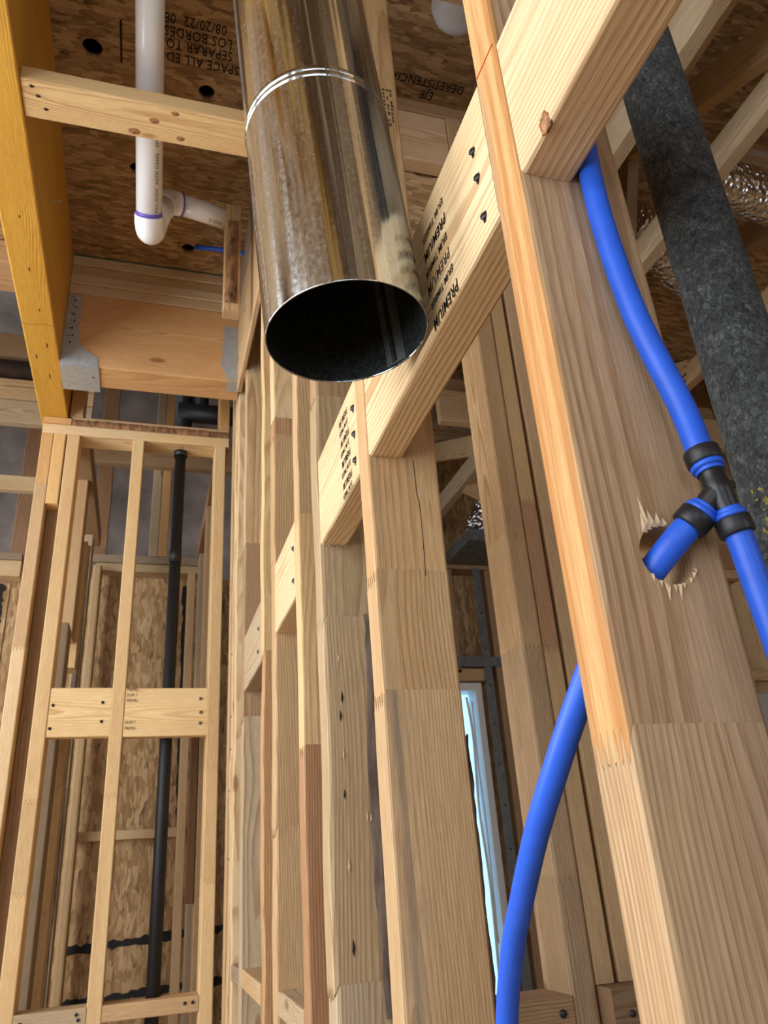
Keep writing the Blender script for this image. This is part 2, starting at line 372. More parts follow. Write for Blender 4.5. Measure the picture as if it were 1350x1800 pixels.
def tube_mesh(name, pts, rad, seg=20, cap=True, close=False, sub=8, smooth=True):
    """round tube along a smooth path; rad = number or list per control point"""
    P = [Vector(p) for p in pts]; n = len(P)
    rads = rad if isinstance(rad, (list, tuple)) else [rad]*n
    path = []; rr = []
    if n == 2 or sub <= 1: path = P[:]; rr = list(rads)
    else:
        for i in range(n-1):
            a, b_, c, d = P[max(i-1, 0)], P[i], P[i+1], P[min(i+2, n-1)]
            for k in range(sub):
                t = k/sub; t2 = t*t; t3 = t2*t
                path.append(0.5*((2*b_)+(-a+c)*t+(2*a-5*b_+4*c-d)*t2+(-a+3*b_-3*c+d)*t3)); rr.append(rads[i]+(rads[i+1]-rads[i])*t)
        path.append(P[-1]); rr.append(rads[-1])
    V = []; F = []; N = None
    for i, p in enumerate(path):
        tg = (path[min(i+1, len(path)-1)]-path[max(i-1, 0)]).normalized()
        if N is None:
            N = tg.orthogonal().normalized()
        N = (N-tg*N.dot(tg)).normalized(); B = tg.cross(N)
        for k in range(seg):
            a = 2*math.pi*k/seg; V.append(p+(N*math.cos(a)+B*math.sin(a))*rr[i])
    for i in range(len(path)-1):
        for k in range(seg):
            k2 = (k+1) % seg; F.append((i*seg+k, i*seg+k2, (i+1)*seg+k2, (i+1)*seg+k))
    if cap:
        F.append(tuple(range(seg-1, -1, -1))); F.append(tuple((len(path)-1)*seg+k for k in range(seg)))
    me = mesh(name, V, F, smooth)
    if cap:
        me.polygons[-1].use_smooth = False; me.polygons[-2].use_smooth = False
    return me
def tube(name, pts, rad, mat, parent=None, **k):
    o_ = Vector(pts[0]); return link(name, tube_mesh(name, [Vector(p)-o_ for p in pts], rad, **k), mat, parent, Matrix.Translation(o_))
def lathe_mesh(name, prof, seg=32, smooth=True):
    """prof: list of (radius, z), revolved about local z"""
    V = []; F = []
    for r_, z in prof:
        for k in range(seg):
            a = 2*math.pi*k/seg; V.append((r_*math.cos(a), r_*math.sin(a), z))
    for i in range(len(prof)-1):
        for k in range(seg):
            k2 = (k+1) % seg; F.append((i*seg+k, i*seg+k2, (i+1)*seg+k2, (i+1)*seg+k))
    return mesh(name, V, F, smooth)
def axis_matrix(p, d):
    d = Vector(d).normalized(); x = Vector((0, 1, 0)) if abs(d.y) < 0.9 else Vector((1, 0, 0))
    y = d.cross(x).normalized(); x = y.cross(d)
    return Matrix(((x.x, y.x, d.x, p[0]), (x.y, y.y, d.y, p[1]), (x.z, y.z, d.z, p[2]), (0, 0, 0, 1)))
def boolean(o, cutters, op='DIFFERENCE'):
    for c in cutters:
        md = o.modifiers.new('b', 'BOOLEAN'); md.object = c; md.operation = op; md.solver = 'EXACT'
    dg = bpy.context.evaluated_depsgraph_get(); dg.update()
    me = bpy.data.meshes.new_from_object(o.evaluated_get(dg)); o.modifiers.clear()
    old = o.data; o.data = me; me.name = old.name
    for c in cutters: bpy.data.objects.remove(c)
    return o
def text(name, s, origin, right, upv, size, mat, parent, sx=1.0, spacing=1.0, bold=0.0):
    """flat ink lettering: its baseline starts at origin, runs along right"""
    cu = bpy.data.curves.new(name, 'FONT'); cu.body = s; cu.size = 1.0; cu.space_character = spacing; cu.offset = bold; cu.resolution_u = 2
    t = bpy.data.objects.new(name, cu); COL.objects.link(t)
    dg = bpy.context.evaluated_depsgraph_get(); dg.update()
    me = bpy.data.meshes.new_from_object(t.evaluated_get(dg)); bpy.data.objects.remove(t)
    r_ = Vector(right).normalized(); u_ = Vector(upv).normalized(); n_ = r_.cross(u_)
    mw = Matrix(((r_.x*size*sx, u_.x*size, n_.x, origin[0]), (r_.y*size*sx, u_.y*size, n_.y, origin[1]), (r_.z*size*sx, u_.z*size, n_.z, origin[2]), (0, 0, 0, 1)))
    me.transform(mw.to_3x3().to_4x4())
    return link(name, me, mat, parent, Matrix.Translation(Vector(origin)))
NAIL = {}
def nail(pos, normal, parent, r=0.0036, stick=0.002, hole=True, lean=(0, 0, 0)):
    """nail head sunk in a torn pocket"""
    n = (Vector(normal)+Vector(lean)).normalized()
    if 'n' not in NAIL:
        NAIL['n'] = lathe_mesh('nail', [(0.0001, 0.0012), (0.8, 0.0011), (1.0, 0.0005), (1.0, -0.0004), (0.45, -0.0008), (0.42, -0.010)], 14)
        for v in NAIL['n'].vertices: v.co.x *= 0.0036; v.co.y *= 0.0036
        NAIL['n'].materials.append(M['nail'])
        random.seed(5)
        V = [(0, 0, 0.0)]; k = 16
        for i in range(k):
            a = 2*math.pi*i/k; rr = random.uniform(0.7, 1.25); V.append((rr*math.cos(a)*0.0050, rr*math.sin(a)*0.0085, 0.0))
        V += [(x, y, -0.0006) for x, y, z in V]
        F = [(0, i, i % k+1) for i in range(1, k+1)]+[(i, i+k+1, (i % k+1)+k+1, i % k+1) for i in range(1, k+1)]
        NAIL['h'] = mesh('nail_hole_shade', [(x*0.62, y*0.62, z) for x, y, z in V], F); NAIL['h'].materials.append(M['nailhole'])  # flat patch, coloured dark as the shade inside the hole
    mw = axis_matrix(Vector(pos)+n*stick, n)
    o = bpy.data.objects.new('nail', NAIL['n']); COL.objects.link(o); o.matrix_world = mw @ Matrix.Scale(r/0.0036, 4); o.parent = parent; o.matrix_parent_inverse = parent.matrix_world.inverted()
    if hole:
        h = bpy.data.objects.new('nail_hole_shade', NAIL['h']); COL.objects.link(h)
        h.matrix_world = axis_matrix(Vector(pos)+Vector(normal)*0.0003, normal) @ Matrix.Scale(r/0.0036, 4); h.parent = parent; h.matrix_parent_inverse = parent.matrix_world.inverted()
    return o

# ------------------------------------------------------------------ setting: shell of the house
ZF, ZC = -1.0, 1.875
floor = boxes('floor', [(-2.7, 3.4, -2.9, 4.6, ZF-0.02, ZF)], 'floorply'); tag(floor, 'bare sheathing subfloor of the unfinished room', None, None, 'structure')
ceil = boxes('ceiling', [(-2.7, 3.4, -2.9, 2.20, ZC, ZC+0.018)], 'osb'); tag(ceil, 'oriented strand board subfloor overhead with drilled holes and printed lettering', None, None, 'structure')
cut = []
for (hx, hy, hr) in ((-0.226, 1.352, 0.024), (0.053, 1.409, 0.021), (0.038, 1.985, 0.021), (-0.122, 1.697, 0.020)):
    co = link('cutter', tube_mesh('cutter', [(0, 0, -0.06), (0, 0, 0.06)], hr, seg=22), None, None, Matrix.Translation((hx, hy, ZC))); cut.append(co)
boolean(ceil, cut)
wu = boxes('wall_light_block', [(-2.0, 3.4, 2.201, 2.22, ZC+0.018, 3.0)], 'grey_panel'); tag(wu, 'added light-blocking wall above the edge of the ceiling sheet', None, None, 'structure')  # added unseen wall, keeps far light off the ceiling holes
roof = boxes('ceiling', [(-2.75, 3.45, -2.95, 4.65, 3.0, 3.05)], 'grey_panel'); tag(roof, 'dark underside of the roof deck far above', None, None, 'structure')
XL = -1.95
wl = boxes('wall_left', [(XL-0.05, XL, -2.9, 2.9, ZF, -0.45), (XL-0.05, XL, -2.9, 2.9, 1.75, 3.0), (XL-0.05, XL, -2.9, -1.5, -0.45, 1.75), (XL-0.05, XL, 0.6, 0.95, -0.45, 1.75), (XL-0.05, XL, 1.95, 2.9, -0.45, 1.75), (XL-0.05, XL, 2.9, 4.2, ZF, 0.3), (XL-0.05, XL, 2.9, 4.2, 2.3, 3.0), (XL-0.05, XL, 4.2, 4.6, ZF, 3.0)], 'osb_wall'); tag(wl, 'strand board outer wall with two window openings and an added middle one for light', None, None, 'structure')
wb = boxes('wall_back', [(-2.7, 3.4, -2.9, -2.85, ZF, -0.5), (-2.7, 3.4, -2.9, -2.85, 1.2, 3.0), (-2.7, -1.5, -2.9, -2.85, -0.5, 1.2), (0.4, 1.35, -2.9, -2.85, -0.5, 1.2), (2.45, 3.4, -2.9, -2.85, -0.5, 1.2)], 'osb_wall'); tag(wb, 'strand board wall behind with two added openings for fill light', None, None, 'structure')
wr = boxes('wall_right', [(3.4, 3.45, -2.9, 4.6, ZF, 3.0)], 'osb_wall'); tag(wr, 'strand board outer wall on the right', None, None, 'structure')
wf = boxes('wall_far', [(-2.7, 0.5, 4.5, 4.55, ZF, 3.0), (0.5, 0.55, 3.3, 4.55, ZF, 3.0)], 'grey_panel'); tag(wf, 'grey brown membrane covered wall far behind the framing', None, None, 'structure')
wd = boxes('wall_window', [(0.5, 1.19, 3.3, 3.34, ZF, 3.0), (1.455, 3.4, 3.3, 3.34, ZF, 3.0), (1.19, 1.455, 3.3, 3.34, ZF, -0.62), (1.19, 1.455, 3.3, 3.34, 0.74, 3.0)], 'osb_wall'); tag(wd, 'dark strand board wall around the narrow window', None, None, 'structure')
# stud framing of the walls out of view (mirrored in the duct)
for i, yy in enumerate((-2.6, -2.2, -1.85, -1.54, 0.602, 0.90, 1.96, 2.35)):
    lum('stud', 'stud', (XL, XL+0.089, yy, yy+0.038, ZF, ZC), 'z', T_PALE, parent=wl)
for i, xx in enumerate((-1.8, -1.55, 0.41, 0.8, 1.3, 2.47, 2.9)):
    lum('stud', 'stud', (xx, xx+0.038, -2.85, -2.761, ZF, ZC), 'z', T_TAN, parent=wb)

for xx in (-1.7, -1.25, -0.85, -0.05, 0.62, 1.5, 2.0):
    lum('joist', 'joist', (xx, xx+0.038, -2.8, 0.62, 1.62, ZC-0.001), 'y', T_PALE if xx < 0 else T_BROWN, parent=(wl if xx < 0 else wr))
# printed lettering on the ceiling sheet
def ceil_text(s, x, y, size, sx=1.0, mat='ink'):
    text('printed_lettering', s, (x, y, ZC-0.0006), (-1, 0, 0), (0, 1, 0), size, mat, ceil, sx, 1.08, 0.012)
ceil_text('SPACE ALL EDGES', 0.128, 1.318, 0.036, 0.74)
ceil_text('SEPARAR TODOS', 0.108, 1.284, 0.036, 0.74)
ceil_text('LOS BORDES', 0.104, 1.252, 0.036, 0.74)
ceil_text('08/20/22  08', 0.088, 1.220, 0.036, 0.74)
ceil_text('EJE DE RESISTENCIA', 0.0, -0.5, 0.034, 0.86)
ceil_text('DERESISTENCIA', 0.715, 1.235, 0.034, 0.80)
ceil_text('EJE', 0.640, 1.270, 0.034, 0.86)
o = boxes('stencilled_bar', [(-0.161, -0.156, 1.265, 1.375, ZC-0.001, ZC-0.0002)], 'ink', ceil)

# ------------------------------------------------------------------ right-hand stud wall (runs away from the camera)
XW0, XW1 = 0.2303, 0.317
def wall_stud(label, y0, y1, tone, joints=(), tones=None, x0=XW0, x1=XW1, **k):
    return lum('stud', label, (x0, x1, y0, y1, ZF+0.038, 1.835), 'z', tone, joints, tones, group=None, **k)
# nearest stud with the drilled hole
s1 = wall_stud('nearest stud, orange-edged, with the blue pipe entering its drilled hole', 0.343, 0.381, T_BROWN, (0.047,), ((0.49, 0.345, 0.20), (0.46, 0.315, 0.185)), teeth=6, depth=0.011, e=0.0035, seed=3.3)
for c_ in s1.children: c_['heart'] = 0.9 if c_.matrix_world.translation.z == c_.matrix_world.translation.z and max(v.co.z for v in c_.data.vertices) > 0.5 else 0.12
wall_stud('stud at the unseen upper end of the nearest pale block', -0.101, -0.063, T_TAN)
s2 = wall_stud('second stud from the camera, wide face with grey streak below the stamped block', 0.757, 0.795, T_TAN, (0.157, 0.290), (T_TAN, (0.56, 0.375, 0.195), (0.60, 0.385, 0.19)), seed=12.1, wob=0.0006)
for c_ in s2.children: c_['stain'] = 0.85 if max(v.co.z for v in c_.data.vertices) < 0.0 else 0.3
s3a = wall_stud('stud with bark-edged wide face and gouges, third from the camera', 1.030, 1.075, T_TAN, (-0.13, 0.322, 0.696), (T_GREYL, (0.47, 0.345, 0.20), (0.44, 0.33, 0.19), T_BROWN), e=0.006, wob=0.0012, seed=21.7)
s3b = wall_stud('narrow reddish stud close behind the bark-edged stud', 1.187, 1.229, T_RED, (0.169, 0.556), (T_RED, T_YEL, T_TAN), wob=0.0008)
s4a = wall_stud('stud with a finger-jointed red section, fifth in the row', 1.458, 1.503, T_TAN, (0.071, 0.874, 0.918), (T_TAN, (0.53, 0.36, 0.19), T_RED, T_PALE), e=0.004, wob=0.0008)
s4b = wall_stud('knotty orange stud close behind the fifth stud', 1.614, 1.650, T_ORANGE, (0.431,), ((0.54, 0.33, 0.16), T_YEL), wob=0.0015)
s5a = wall_stud('stud with tan and red joined lengths, seventh in the row', 1.965, 2.006, T_TAN, (0.358, 0.827, 1.391), (T_GREYL, T_BROWN, T_TAN, T_GREYL), wob=0.0008)
s6 = wall_stud('pale rough-edged stud near the far corner of the row', 2.160, 2.199, T_PALE, wob=0.0016)
s7 = wall_stud('corner stud of the row, face studded with nails', 2.232, 2.270, T_PALE, (0.30, 0.95), None, wob=0.001)
s8 = wall_stud('last stud of the row against the closet framing', 2.330, 2.368, T_TAN)
for zz in (0.05, 0.22, 0.33, 0.42, 0.60): nail((0.2303, 2.25, zz), (-1, 0, 0), s7, 0.003, 0.001, False)
# bark and wane on the stud edges
def strip(name, parent, x0, x1, y, z0, z1, mat, seed, th=0.0022):
    """ragged strip on a wide face"""
    rnd = random.Random(seed); n = int((z1-z0)/0.02); V = []; F = []
    for i in range(n+1):
        z = z0+(z1-z0)*i/n; a = x0+0.004*math.sin(z*11+seed)+rnd.uniform(-0.0012, 0.0012)
        V += [(a, y+0.001, z), (a+0.002, y-th, z), (x1-0.002, y-th-rnd.uniform(0, 0.001), z), (x1+0.0005, y+0.001, z)]
    for i in range(n):
        for k in range(3):
            a = i*4+k; F.append((a, a+1, a+5, a+4))
    c = Vector(((x0+x1)/2, y, (z0+z1)/2)); V = [Vector(v)-c for v in V]
    return link(name, mesh(name, V, F, True), mat, parent, Matrix.Translation(c))
strip('wane', s3a, 0.288, 0.3155, 1.030, -0.16, 0.335, 'wane', 4)
def edge_bark(parent, x, y0, y1, z0, z1, seed):
    rnd = random.Random(seed); n = int((z1-z0)/0.012); V = []; F = []
    for i in range(n+1):
        z = z0+(z1-z0)*i/n; t = 0.0016+rnd.uniform(0, 0.0030)
        V += [(x-0.001, y0-0.0005-rnd.uniform(0, 0.001), z), (x+t*0.7, y0+0.001, z), (x+t, (y0+y1)/2, z), (x+t*0.5, y1-0.002, z), (x-0.001, y1, z)]
    for i in range(n):
        for k in range(4):
            a = i*5+k; F.append((a, a+5, a+6, a+1))
    c = Vector((x, (y0+y1)/2, (z0+z1)/2)); V = [Vector(v)-c for v in V]
    return link('bark_edge', mesh('bark_edge', V, F, True), 'wane', parent, Matrix.Translation(c))
edge_bark(s2, XW1, 0.757, 0.795, -0.35, 0.12, 9)
# hairline crack on the second stud
V = []; zz = [0.440, 0.42, 0.40, 0.392, 0.386, 0.36, 0.33, 0.30, 0.292]; xx_ = [0.2865, 0.2868, 0.2868, 0.2872, 0.2892, 0.2895, 0.2893, 0.2888, 0.2885]
for z, x in zip(zz, xx_): V += [(x-0.0004, 0.7566, z), (x+0.0004, 0.7566, z)]
link('crack', mesh('crack', V, [(2*i, 2*i+1, 2*i+3, 2*i+2) for i in range(len(zz)-1)]), 'nailhole', s2)
# gouges in the bark-edged stud
random.seed(11)
for (gx, gz) in ((0.252, 0.27), (0.254, 0.215), (0.251, 0.19), (0.253, 0.14), (0.252, 0.09), (0.254, 0.005), (0.255, -0.085), (0.281, 0.062), (0.286, 0.060)):
    rnd = random.Random(gx*1000+gz*77); V = [(0, 0, 0.012), (0.0022, -0.001, 0.002), (0.0008, -0.0003, -0.009), (-0.0018, -0.0012, -0.002), (0, -0.0022, 0.001)]
    F = [(0, 1, 4), (1, 2, 4), (2, 3, 4), (3, 0, 4), (0, 3, 2, 1)]
    s = rnd.uniform(0.6, 1.0); me = mesh('gouge', [(a*s, b*s-0.0002, c*s) for a, b, c in V], F); link('gouge', me, 'nailhole' if rnd.random() < 0.7 else 'splinter', s3a, Matrix.Translation((gx, 1.0298, gz)))
# red chalk line snapped across the studs
def chalk(parent, pts, wd_=0.0007):
    V = []
    for p in pts: V += [(p[0], p[1], p[2]-wd_), (p[0], p[1], p[2]+wd_)]
    link('chalk_mark', mesh('chalk_mark', V, [(2*i, 2*i+1, 2*i+3, 2*i+2) for i in range(len(pts)-1)]), 'red', parent)
chalk(s1, [(0.2299, 0.3455, 0.585), (0.2299, 0.3785, 0.5865)])
chalk(s3a, [(0.2295, 1.036, 0.586), (0.2295, 1.07, 0.5865)]); chalk(s4a, [(0.2297, 1.464, 0.586), (0.2297, 1.497, 0.5865)]); chalk(s5a, [(0.2297, 1.97, 0.586), (0.2297, 2.0, 0.5865)])

# drilled hole in the nearest stud, with torn fibres
sec = [c for c in s1.children if c.name.startswith('lumber_section')]
HX, HZ = 0.2785, 0.151
for c in sec:
    zs = [(c.matrix_world @ v.co).z for v in c.data.vertices]
    if min(zs) < HZ < max(zs):
        cu = link('cutter', tube_mesh('cutter', [(0, -0.08, 0), (0, 0.08, 0)], 0.0182, seg=30), None, None, Matrix.Translation((HX, 0.362, HZ)))
        boolean(c, [cu])
random.seed(21)
shards = []
for i in range(9):
    a = math.radians(-135+i*14+random.uniform(-5, 5)); shards.append((a, random.uniform(0.003, 0.007), 0.0022))
for a, l, w_ in ((math.radians(122), 0.022, 0.0050), (math.radians(108), 0.011, 0.007), (math.radians(94), 0.009, 0.007), (math.radians(80), 0.006, 0.005), (math.radians(132), 0.013, 0.004), (math.radians(-105), 0.011, 0.003), (math.radians(-80), 0.010, 0.003)): shards.append((a, l, w_))
for a, l, w_ in shards:
    cx, cz = math.cos(a)*0.0178, math.sin(a)*0.0178
    dz = l if math.sin(a) > 0 else -l
    V = [(cx-w_/2, -0.0003, cz), (cx+w_/2, -0.0003, cz), (cx+random.uniform(-0.001, 0.001)-0.1*abs(dz), -0.0004, cz+dz), (cx, -0.0018, cz+dz*0.25)]
    link('splinter', mesh('splinter', V, [(0, 1, 3), (1, 2, 3), (2, 0, 3)]), 'splinter', s1, Matrix.Translation((HX, 0.343, HZ)))

# fire blocks between the studs: 2x6 on edge, flush with the room face
ZB0, ZB1 = 0.441, 0.583
def fire_block(label, y0, y1, tone, seed=None, mat='lumber', z0=ZB0, z1=ZB1, dx=0.0):
    return lum('fire_block', label, (0.2318+dx, 0.2728+dx, y0, y1, z0, z1), 'y', tone, mat=mat, cat='block', group='upper row of fire blocks', e=0.0035, seed=seed)
b1 = fire_block('nearest fire block, a pale end with a chipped knot above the blue pipe', -0.0625, 0.3428, (0.76, 0.57, 0.35), 31.4, 'lumber_clear')
b2 = fire_block('stamped fire block beside the duct opening with three nails', 0.3815, 0.7565, (0.78, 0.58, 0.34), 8.8, 'lumber_clear', 0.440, 0.587)
b3 = fire_block('stamped fire block below the duct with ragged cut end', 0.7955, 1.0295, (0.78, 0.58, 0.34), 17.7, 'lumber_clear')
b4 = fire_block('plain fire block between the red stud and the fifth stud', 1.2295, 1.4575, (0.76, 0.56, 0.33), None, 'lumber_clear', 0.432, 0.575)
b5 = fire_block('farthest grey-ended fire block of the upper row', 1.6505, 1.9645, T_GREYL, None, 'lumber_clear', 0.428, 0.57)
TX = 0.2312
rows = [('PREMIUM', 0.465, 0.453, 0.0175, 'ink'), ('EIUM TIMBER', 0.470, 0.474, 0.0115, 'ink'), ('PREMIUM', 0.473, 0.496, 0.0165, 'ink_soft'), ('EIUM TIMBER', 0.474, 0.514, 0.0115, 'ink'),
        ('PREMIUM', 0.472, 0.536, 0.0165, 'ink'), ('EIUM TIMBER', 0.473, 0.556, 0.0115, 'ink_soft')]
for s, y, z, sz, mt in rows:
    text('printed_stamp', s, (TX, y, z), (0, 1, 0), (0, 0, -1), sz, mt, b2, 0.80, 1.05, 0.014)
rows = [('EIUM TIMBER', 0.836, 0.449, 0.0110, 'ink'), ('PREMIUM', 0.834, 0.465, 0.0155, 'ink_soft'), ('EIUM TIMBER', 0.838, 0.481, 0.0110, 'ink'), ('PREMIUM', 0.836, 0.498, 0.0150, 'ink'), ('EIUM TIMBER', 0.840, 0.513, 0.0110, 'ink'),
        ('PREMIUM', 0.838, 0.530, 0.0150, 'ink_soft'), ('EIUM TIMBER', 0.842, 0.546, 0.0110, 'ink'), ('PREMIUM', 0.842, 0.563, 0.0150, 'ink_soft')]
for s, y, z, sz, mt in rows:
    text('printed_stamp', s, (TX, y, z), (0, 1, 0), (0, 0, -1), sz, mt, b3, 0.72, 1.0, 0.014)
for y, z in ((0.405, 0.534), (0.404, 0.503), (0.403, 0.460)): nail((0.2318, y, z), (-1, 0, 0), b2, 0.0036, 0.0012, True, (0, -0.5, 0.1))
for y, z in ((0.812, 0.541), (0.813, 0.503), (0.815, 0.466)): nail((0.2318, y, z), (-1, 0, 0), b3, 0.0042, 0.0012, True, (0, -0.5, 0.1))
for y, z in ((1.250, 0.525), (1.252, 0.465)): nail((0.2318, y, z), (-1, 0, 0), b4, 0.0042, 0.001, True, (0, -0.5, 0.1))
for y, z in ((1.69, 0.51), (1.70, 0.46)): nail((0.2318, y, z), (-1, 0, 0), b5, 0.0042, 0.001, True, (0, -0.5, 0.1))
# chipped knot on the arris of the nearest block
random.seed(3)
bm = bmesh.new(); bmesh.ops.create_icosphere(bm, subdivisions=3, radius=0.0085)
for v in bm.verts:
    v.co = Vector((v.co.x*0.34, v.co.y*0.95, v.co.z*1.05))*random.uniform(0.86, 1.12)
link('knot', bm_mesh('knot', bm, True), 'kn', b1, Matrix.Translation((0.2336, 0.306, 0.4475)))
# frayed fibres on the cut end of the third block
for i in range(16):
    x = 0.236+i*0.0023; l = random.uniform(0.002, 0.006)
    V = [(x-0.0009, 1.0288, 0.4415), (x+0.0009, 1.0288, 0.4415), (x+random.uniform(-0.002, 0.002), 1.0282-random.uniform(0, 0.002), 0.4405-l), (x, 1.0268, 0.4405)]
    link('frayed_fibre', mesh('frayed_fibre', V, [(0, 1, 3), (1, 2, 3), (2, 0, 3)]), 'splinter', b3)

# lower row of blocks, laid flat
def low_block(label, y0, y1, tone, z1=-0.178, dx=0.0, **k):
    return lum('flat_block', label, (XW0+0.001+dx, XW1-0.001, y0, y1, z1-0.036, z1), 'y', tone, cat='block', group='lower row of flat blocks', **k)
low_block('lowest flat block between the second stud and bark-edged stud', 0.7955, 1.0295, T_BROWN, -0.168)
low_block('low flat block before the fifth stud, pale rough edge', 1.2295, 1.4575, T_GREYL, -0.168, wob=0.001)
low_block('low flat block before the seventh stud, shaded top', 1.6505, 1.9645, T_TAN, -0.178, wob=0.001)
low_block('farthest low flat block with a grey cut end', 2.0065, 2.1595, T_GREY, -0.183)
lum('bottom_plate', 'bottom plate under the right-hand stud wall', (XW0, XW1, -0.3, 2.51, ZF, ZF+0.038), 'y', T_TAN, cat='plate')
lum('top_plate', 'top plate over the right-hand stud wall under the ceiling', (XW0, XW1, -0.3, 2.085, 1.835, 1.873), 'y', T_TAN, cat='plate')

# ------------------------------------------------------------------ round sheet-metal duct
ax = Vector((-0.076, 0.006, 1)).normalized(); DC = Vector((0.1545, 0.547, 0.442)); DR = 0.0745
duct = empty('round_duct', DC); tag(duct, 'shiny galvanized round duct hanging open-ended beside the stud wall', 'duct')
mw = axis_matrix(DC, ax)
jz = 0.255
def shell(name, z0, z1, r, t, seg=96):
    pr = [(r, z0), (r+0.0004, z0+0.0006)] + [(r+0.0004, z0+(z1-z0)*k/6) for k in range(1, 7)]
    return lathe_mesh(name, pr, seg)
def inner(name, z0, z1, r, seg=72):
    return lathe_mesh(name, [(r, z1), (r, z0)], seg)
link('duct_section', lathe_mesh('duct_section', [(DR-0.0012, 0.012), (DR-0.0012, 0.0), (DR-0.0006, -0.0005), (DR, 0.0), (DR, 0.0006), (DR, 0.0012), (DR, 0.05), (DR, 0.12), (DR, 0.19), (DR, jz-0.006)], 96), 'duct', duct, mw)
bead = [(DR, jz-0.006)]+[(DR+0.0011*math.sin(math.pi*k/8), jz-0.006+0.007*k/8) for k in range(1, 8)]+[(DR-0.0006, jz+0.001), (DR-0.0010, jz+0.003)]+[(DR-0.0008+0.0009*math.sin(math.pi*k/8), jz+0.003+0.006*k/8) for k in range(1, 8)]+[(DR-0.0008, jz+0.010)]
link('crimped_bead', lathe_mesh('crimped_bead', bead, 96), 'duct', duct, mw)
link('duct_section', lathe_mesh('duct_section', [(DR-0.0008, jz+0.010)]+[(DR-0.0008, jz+0.010+k*0.14) for k in range(1, 9)]+[(DR-0.0008, 1.43)], 96), 'duct', duct, mw)
link('duct_shaded_inner', lathe_mesh('duct_shaded_inner', [(DR-0.0014, 0.0008), (DR-0.0016, 0.3), (DR-0.0016, 1.43), (0.001, 1.43)], 96), 'duct_in_shade', duct, mw)  # inner face coloured dark for shade, end closed to keep light out
# lock seam inside
def seam(a0, a1, r0, z0, z1, name, mat):
    V = []; F = []; n = 6
    for z in (z0, z1):
        for k in range(n+1):
            a = a0+(a1-a0)*k/n; rr = r0-(0.0016 if 0 < k < n else 0)
            V.append((rr*math.cos(a), rr*math.sin(a), z))
    for k in range(n): F.append((k, k+1, n+2+k, n+1+k))
    V2 = V[:n+1]; V += [(x, y, z) for x, y, z in V2]; F.append(tuple(range(n+1)))
    return link(name, mesh(name, V, F), mat, duct, mw)
Minv = mw.inverted().to_3x3()
def dang(x, y):
    v = Minv @ Vector((x, y, 0)); return math.atan2(v.y, v.x)
aS = dang(0.85, 0.55)
seam(aS-0.16, aS+0.16, DR-0.0018, 0.002, 1.2, 'lock_seam', 'dark_steel'); seam(aS-0.02, aS+0.06, DR-0.0036, 0.004, 1.2, 'lock_seam', 'duct_in_shade')
# torn tab at the rim by the seam
V = []
for k in range(7):
    a = aS-0.22+k*0.055; V += [((DR-0.001)*math.cos(a), (DR-0.001)*math.sin(a), 0.001), ((DR-0.003-0.003*(k % 2))*math.cos(a), (DR-0.003-0.003*(k % 2))*math.sin(a), -0.002-0.002*((k*3) % 2))]
link('torn_tab', mesh('torn_tab', V, [(2*i, 2*i+1, 2*i+3, 2*i+2) for i in range(6)]), 'duct', duct, mw)

# ------------------------------------------------------------------ blue water line with tee
PR = 0.0080
wl_ = empty('water_line', (0.306, 0.322, 0.183)); tag(wl_, 'blue plastic water line with black tee running into the nearest stud', 'pipe')
TC = Vector((0.3055, 0.321, 0.183))
d_up = Vector((-0.0085, 0.004, 0.036)).normalized(); d_up = Vector((-0.10, 0.10, 1)).normalized()
H0 = Vector((HX, 0.343, HZ+0.002))
d_l = (H0-TC).normalized(); d_r = Vector((0.19, 0.0, -1)).normalized()
tube('pipe', [TC+d_up*0.012, TC+d_up*0.030, (0.3005, 0.327, 0.245), (0.2880, 0.331, 0.312), (0.2825, 0.3335, 0.385), (0.2825, 0.334, 0.445), (0.2855, 0.333, 0.52), (0.288, 0.333, 0.70), (0.289, 0.333, 1.0)], PR, 'pex', wl_, seg=28)
tube('pipe', [TC+d_l*0.012, TC+d_l*0.024, H0, (0.2650, 0.366, 0.132), (0.2530, 0.388, 0.110), (0.2440, 0.406, 0.083), (0.2385, 0.432, 0.052), (0.2375, 0.470, 0.016), (0.2430, 0.517, -0.024), (0.2490, 0.556, -0.058), (0.2570, 0.598, -0.108), (0.262, 0.624, -0.18), (0.265, 0.64, -0.35), (0.266, 0.645, -0.96)], PR, 'pex', wl_, seg=28)
tube('pipe', [TC+d_r*0.012, TC+d_r*0.03, (0.3145, 0.322, 0.125), (0.318, 0.322, 0.08), (0.320, 0.322, 0.0), (0.322, 0.322, -0.3), (0.322, 0.322, -0.96)], PR*0.94, 'pex', wl_, seg=28)
bm = bmesh.new()
tb = link('tee_body', tube_mesh('tee_body', [TC-wl_.location+d_up*0.020, TC-wl_.location+d_up*0.008, TC-wl_.location, TC-wl_.location+d_r*0.010, TC-wl_.location+d_r*0.018], [0.0066, 0.0070, 0.0080, 0.0072, 0.0066], seg=24), 'black_plastic', wl_, Matrix.Translation(wl_.location))
tube('tee_branch', [TC, TC+d_l*0.010, TC+d_l*0.018], [0.0076, 0.0070, 0.0066], 'black_plastic', wl_, seg=24)
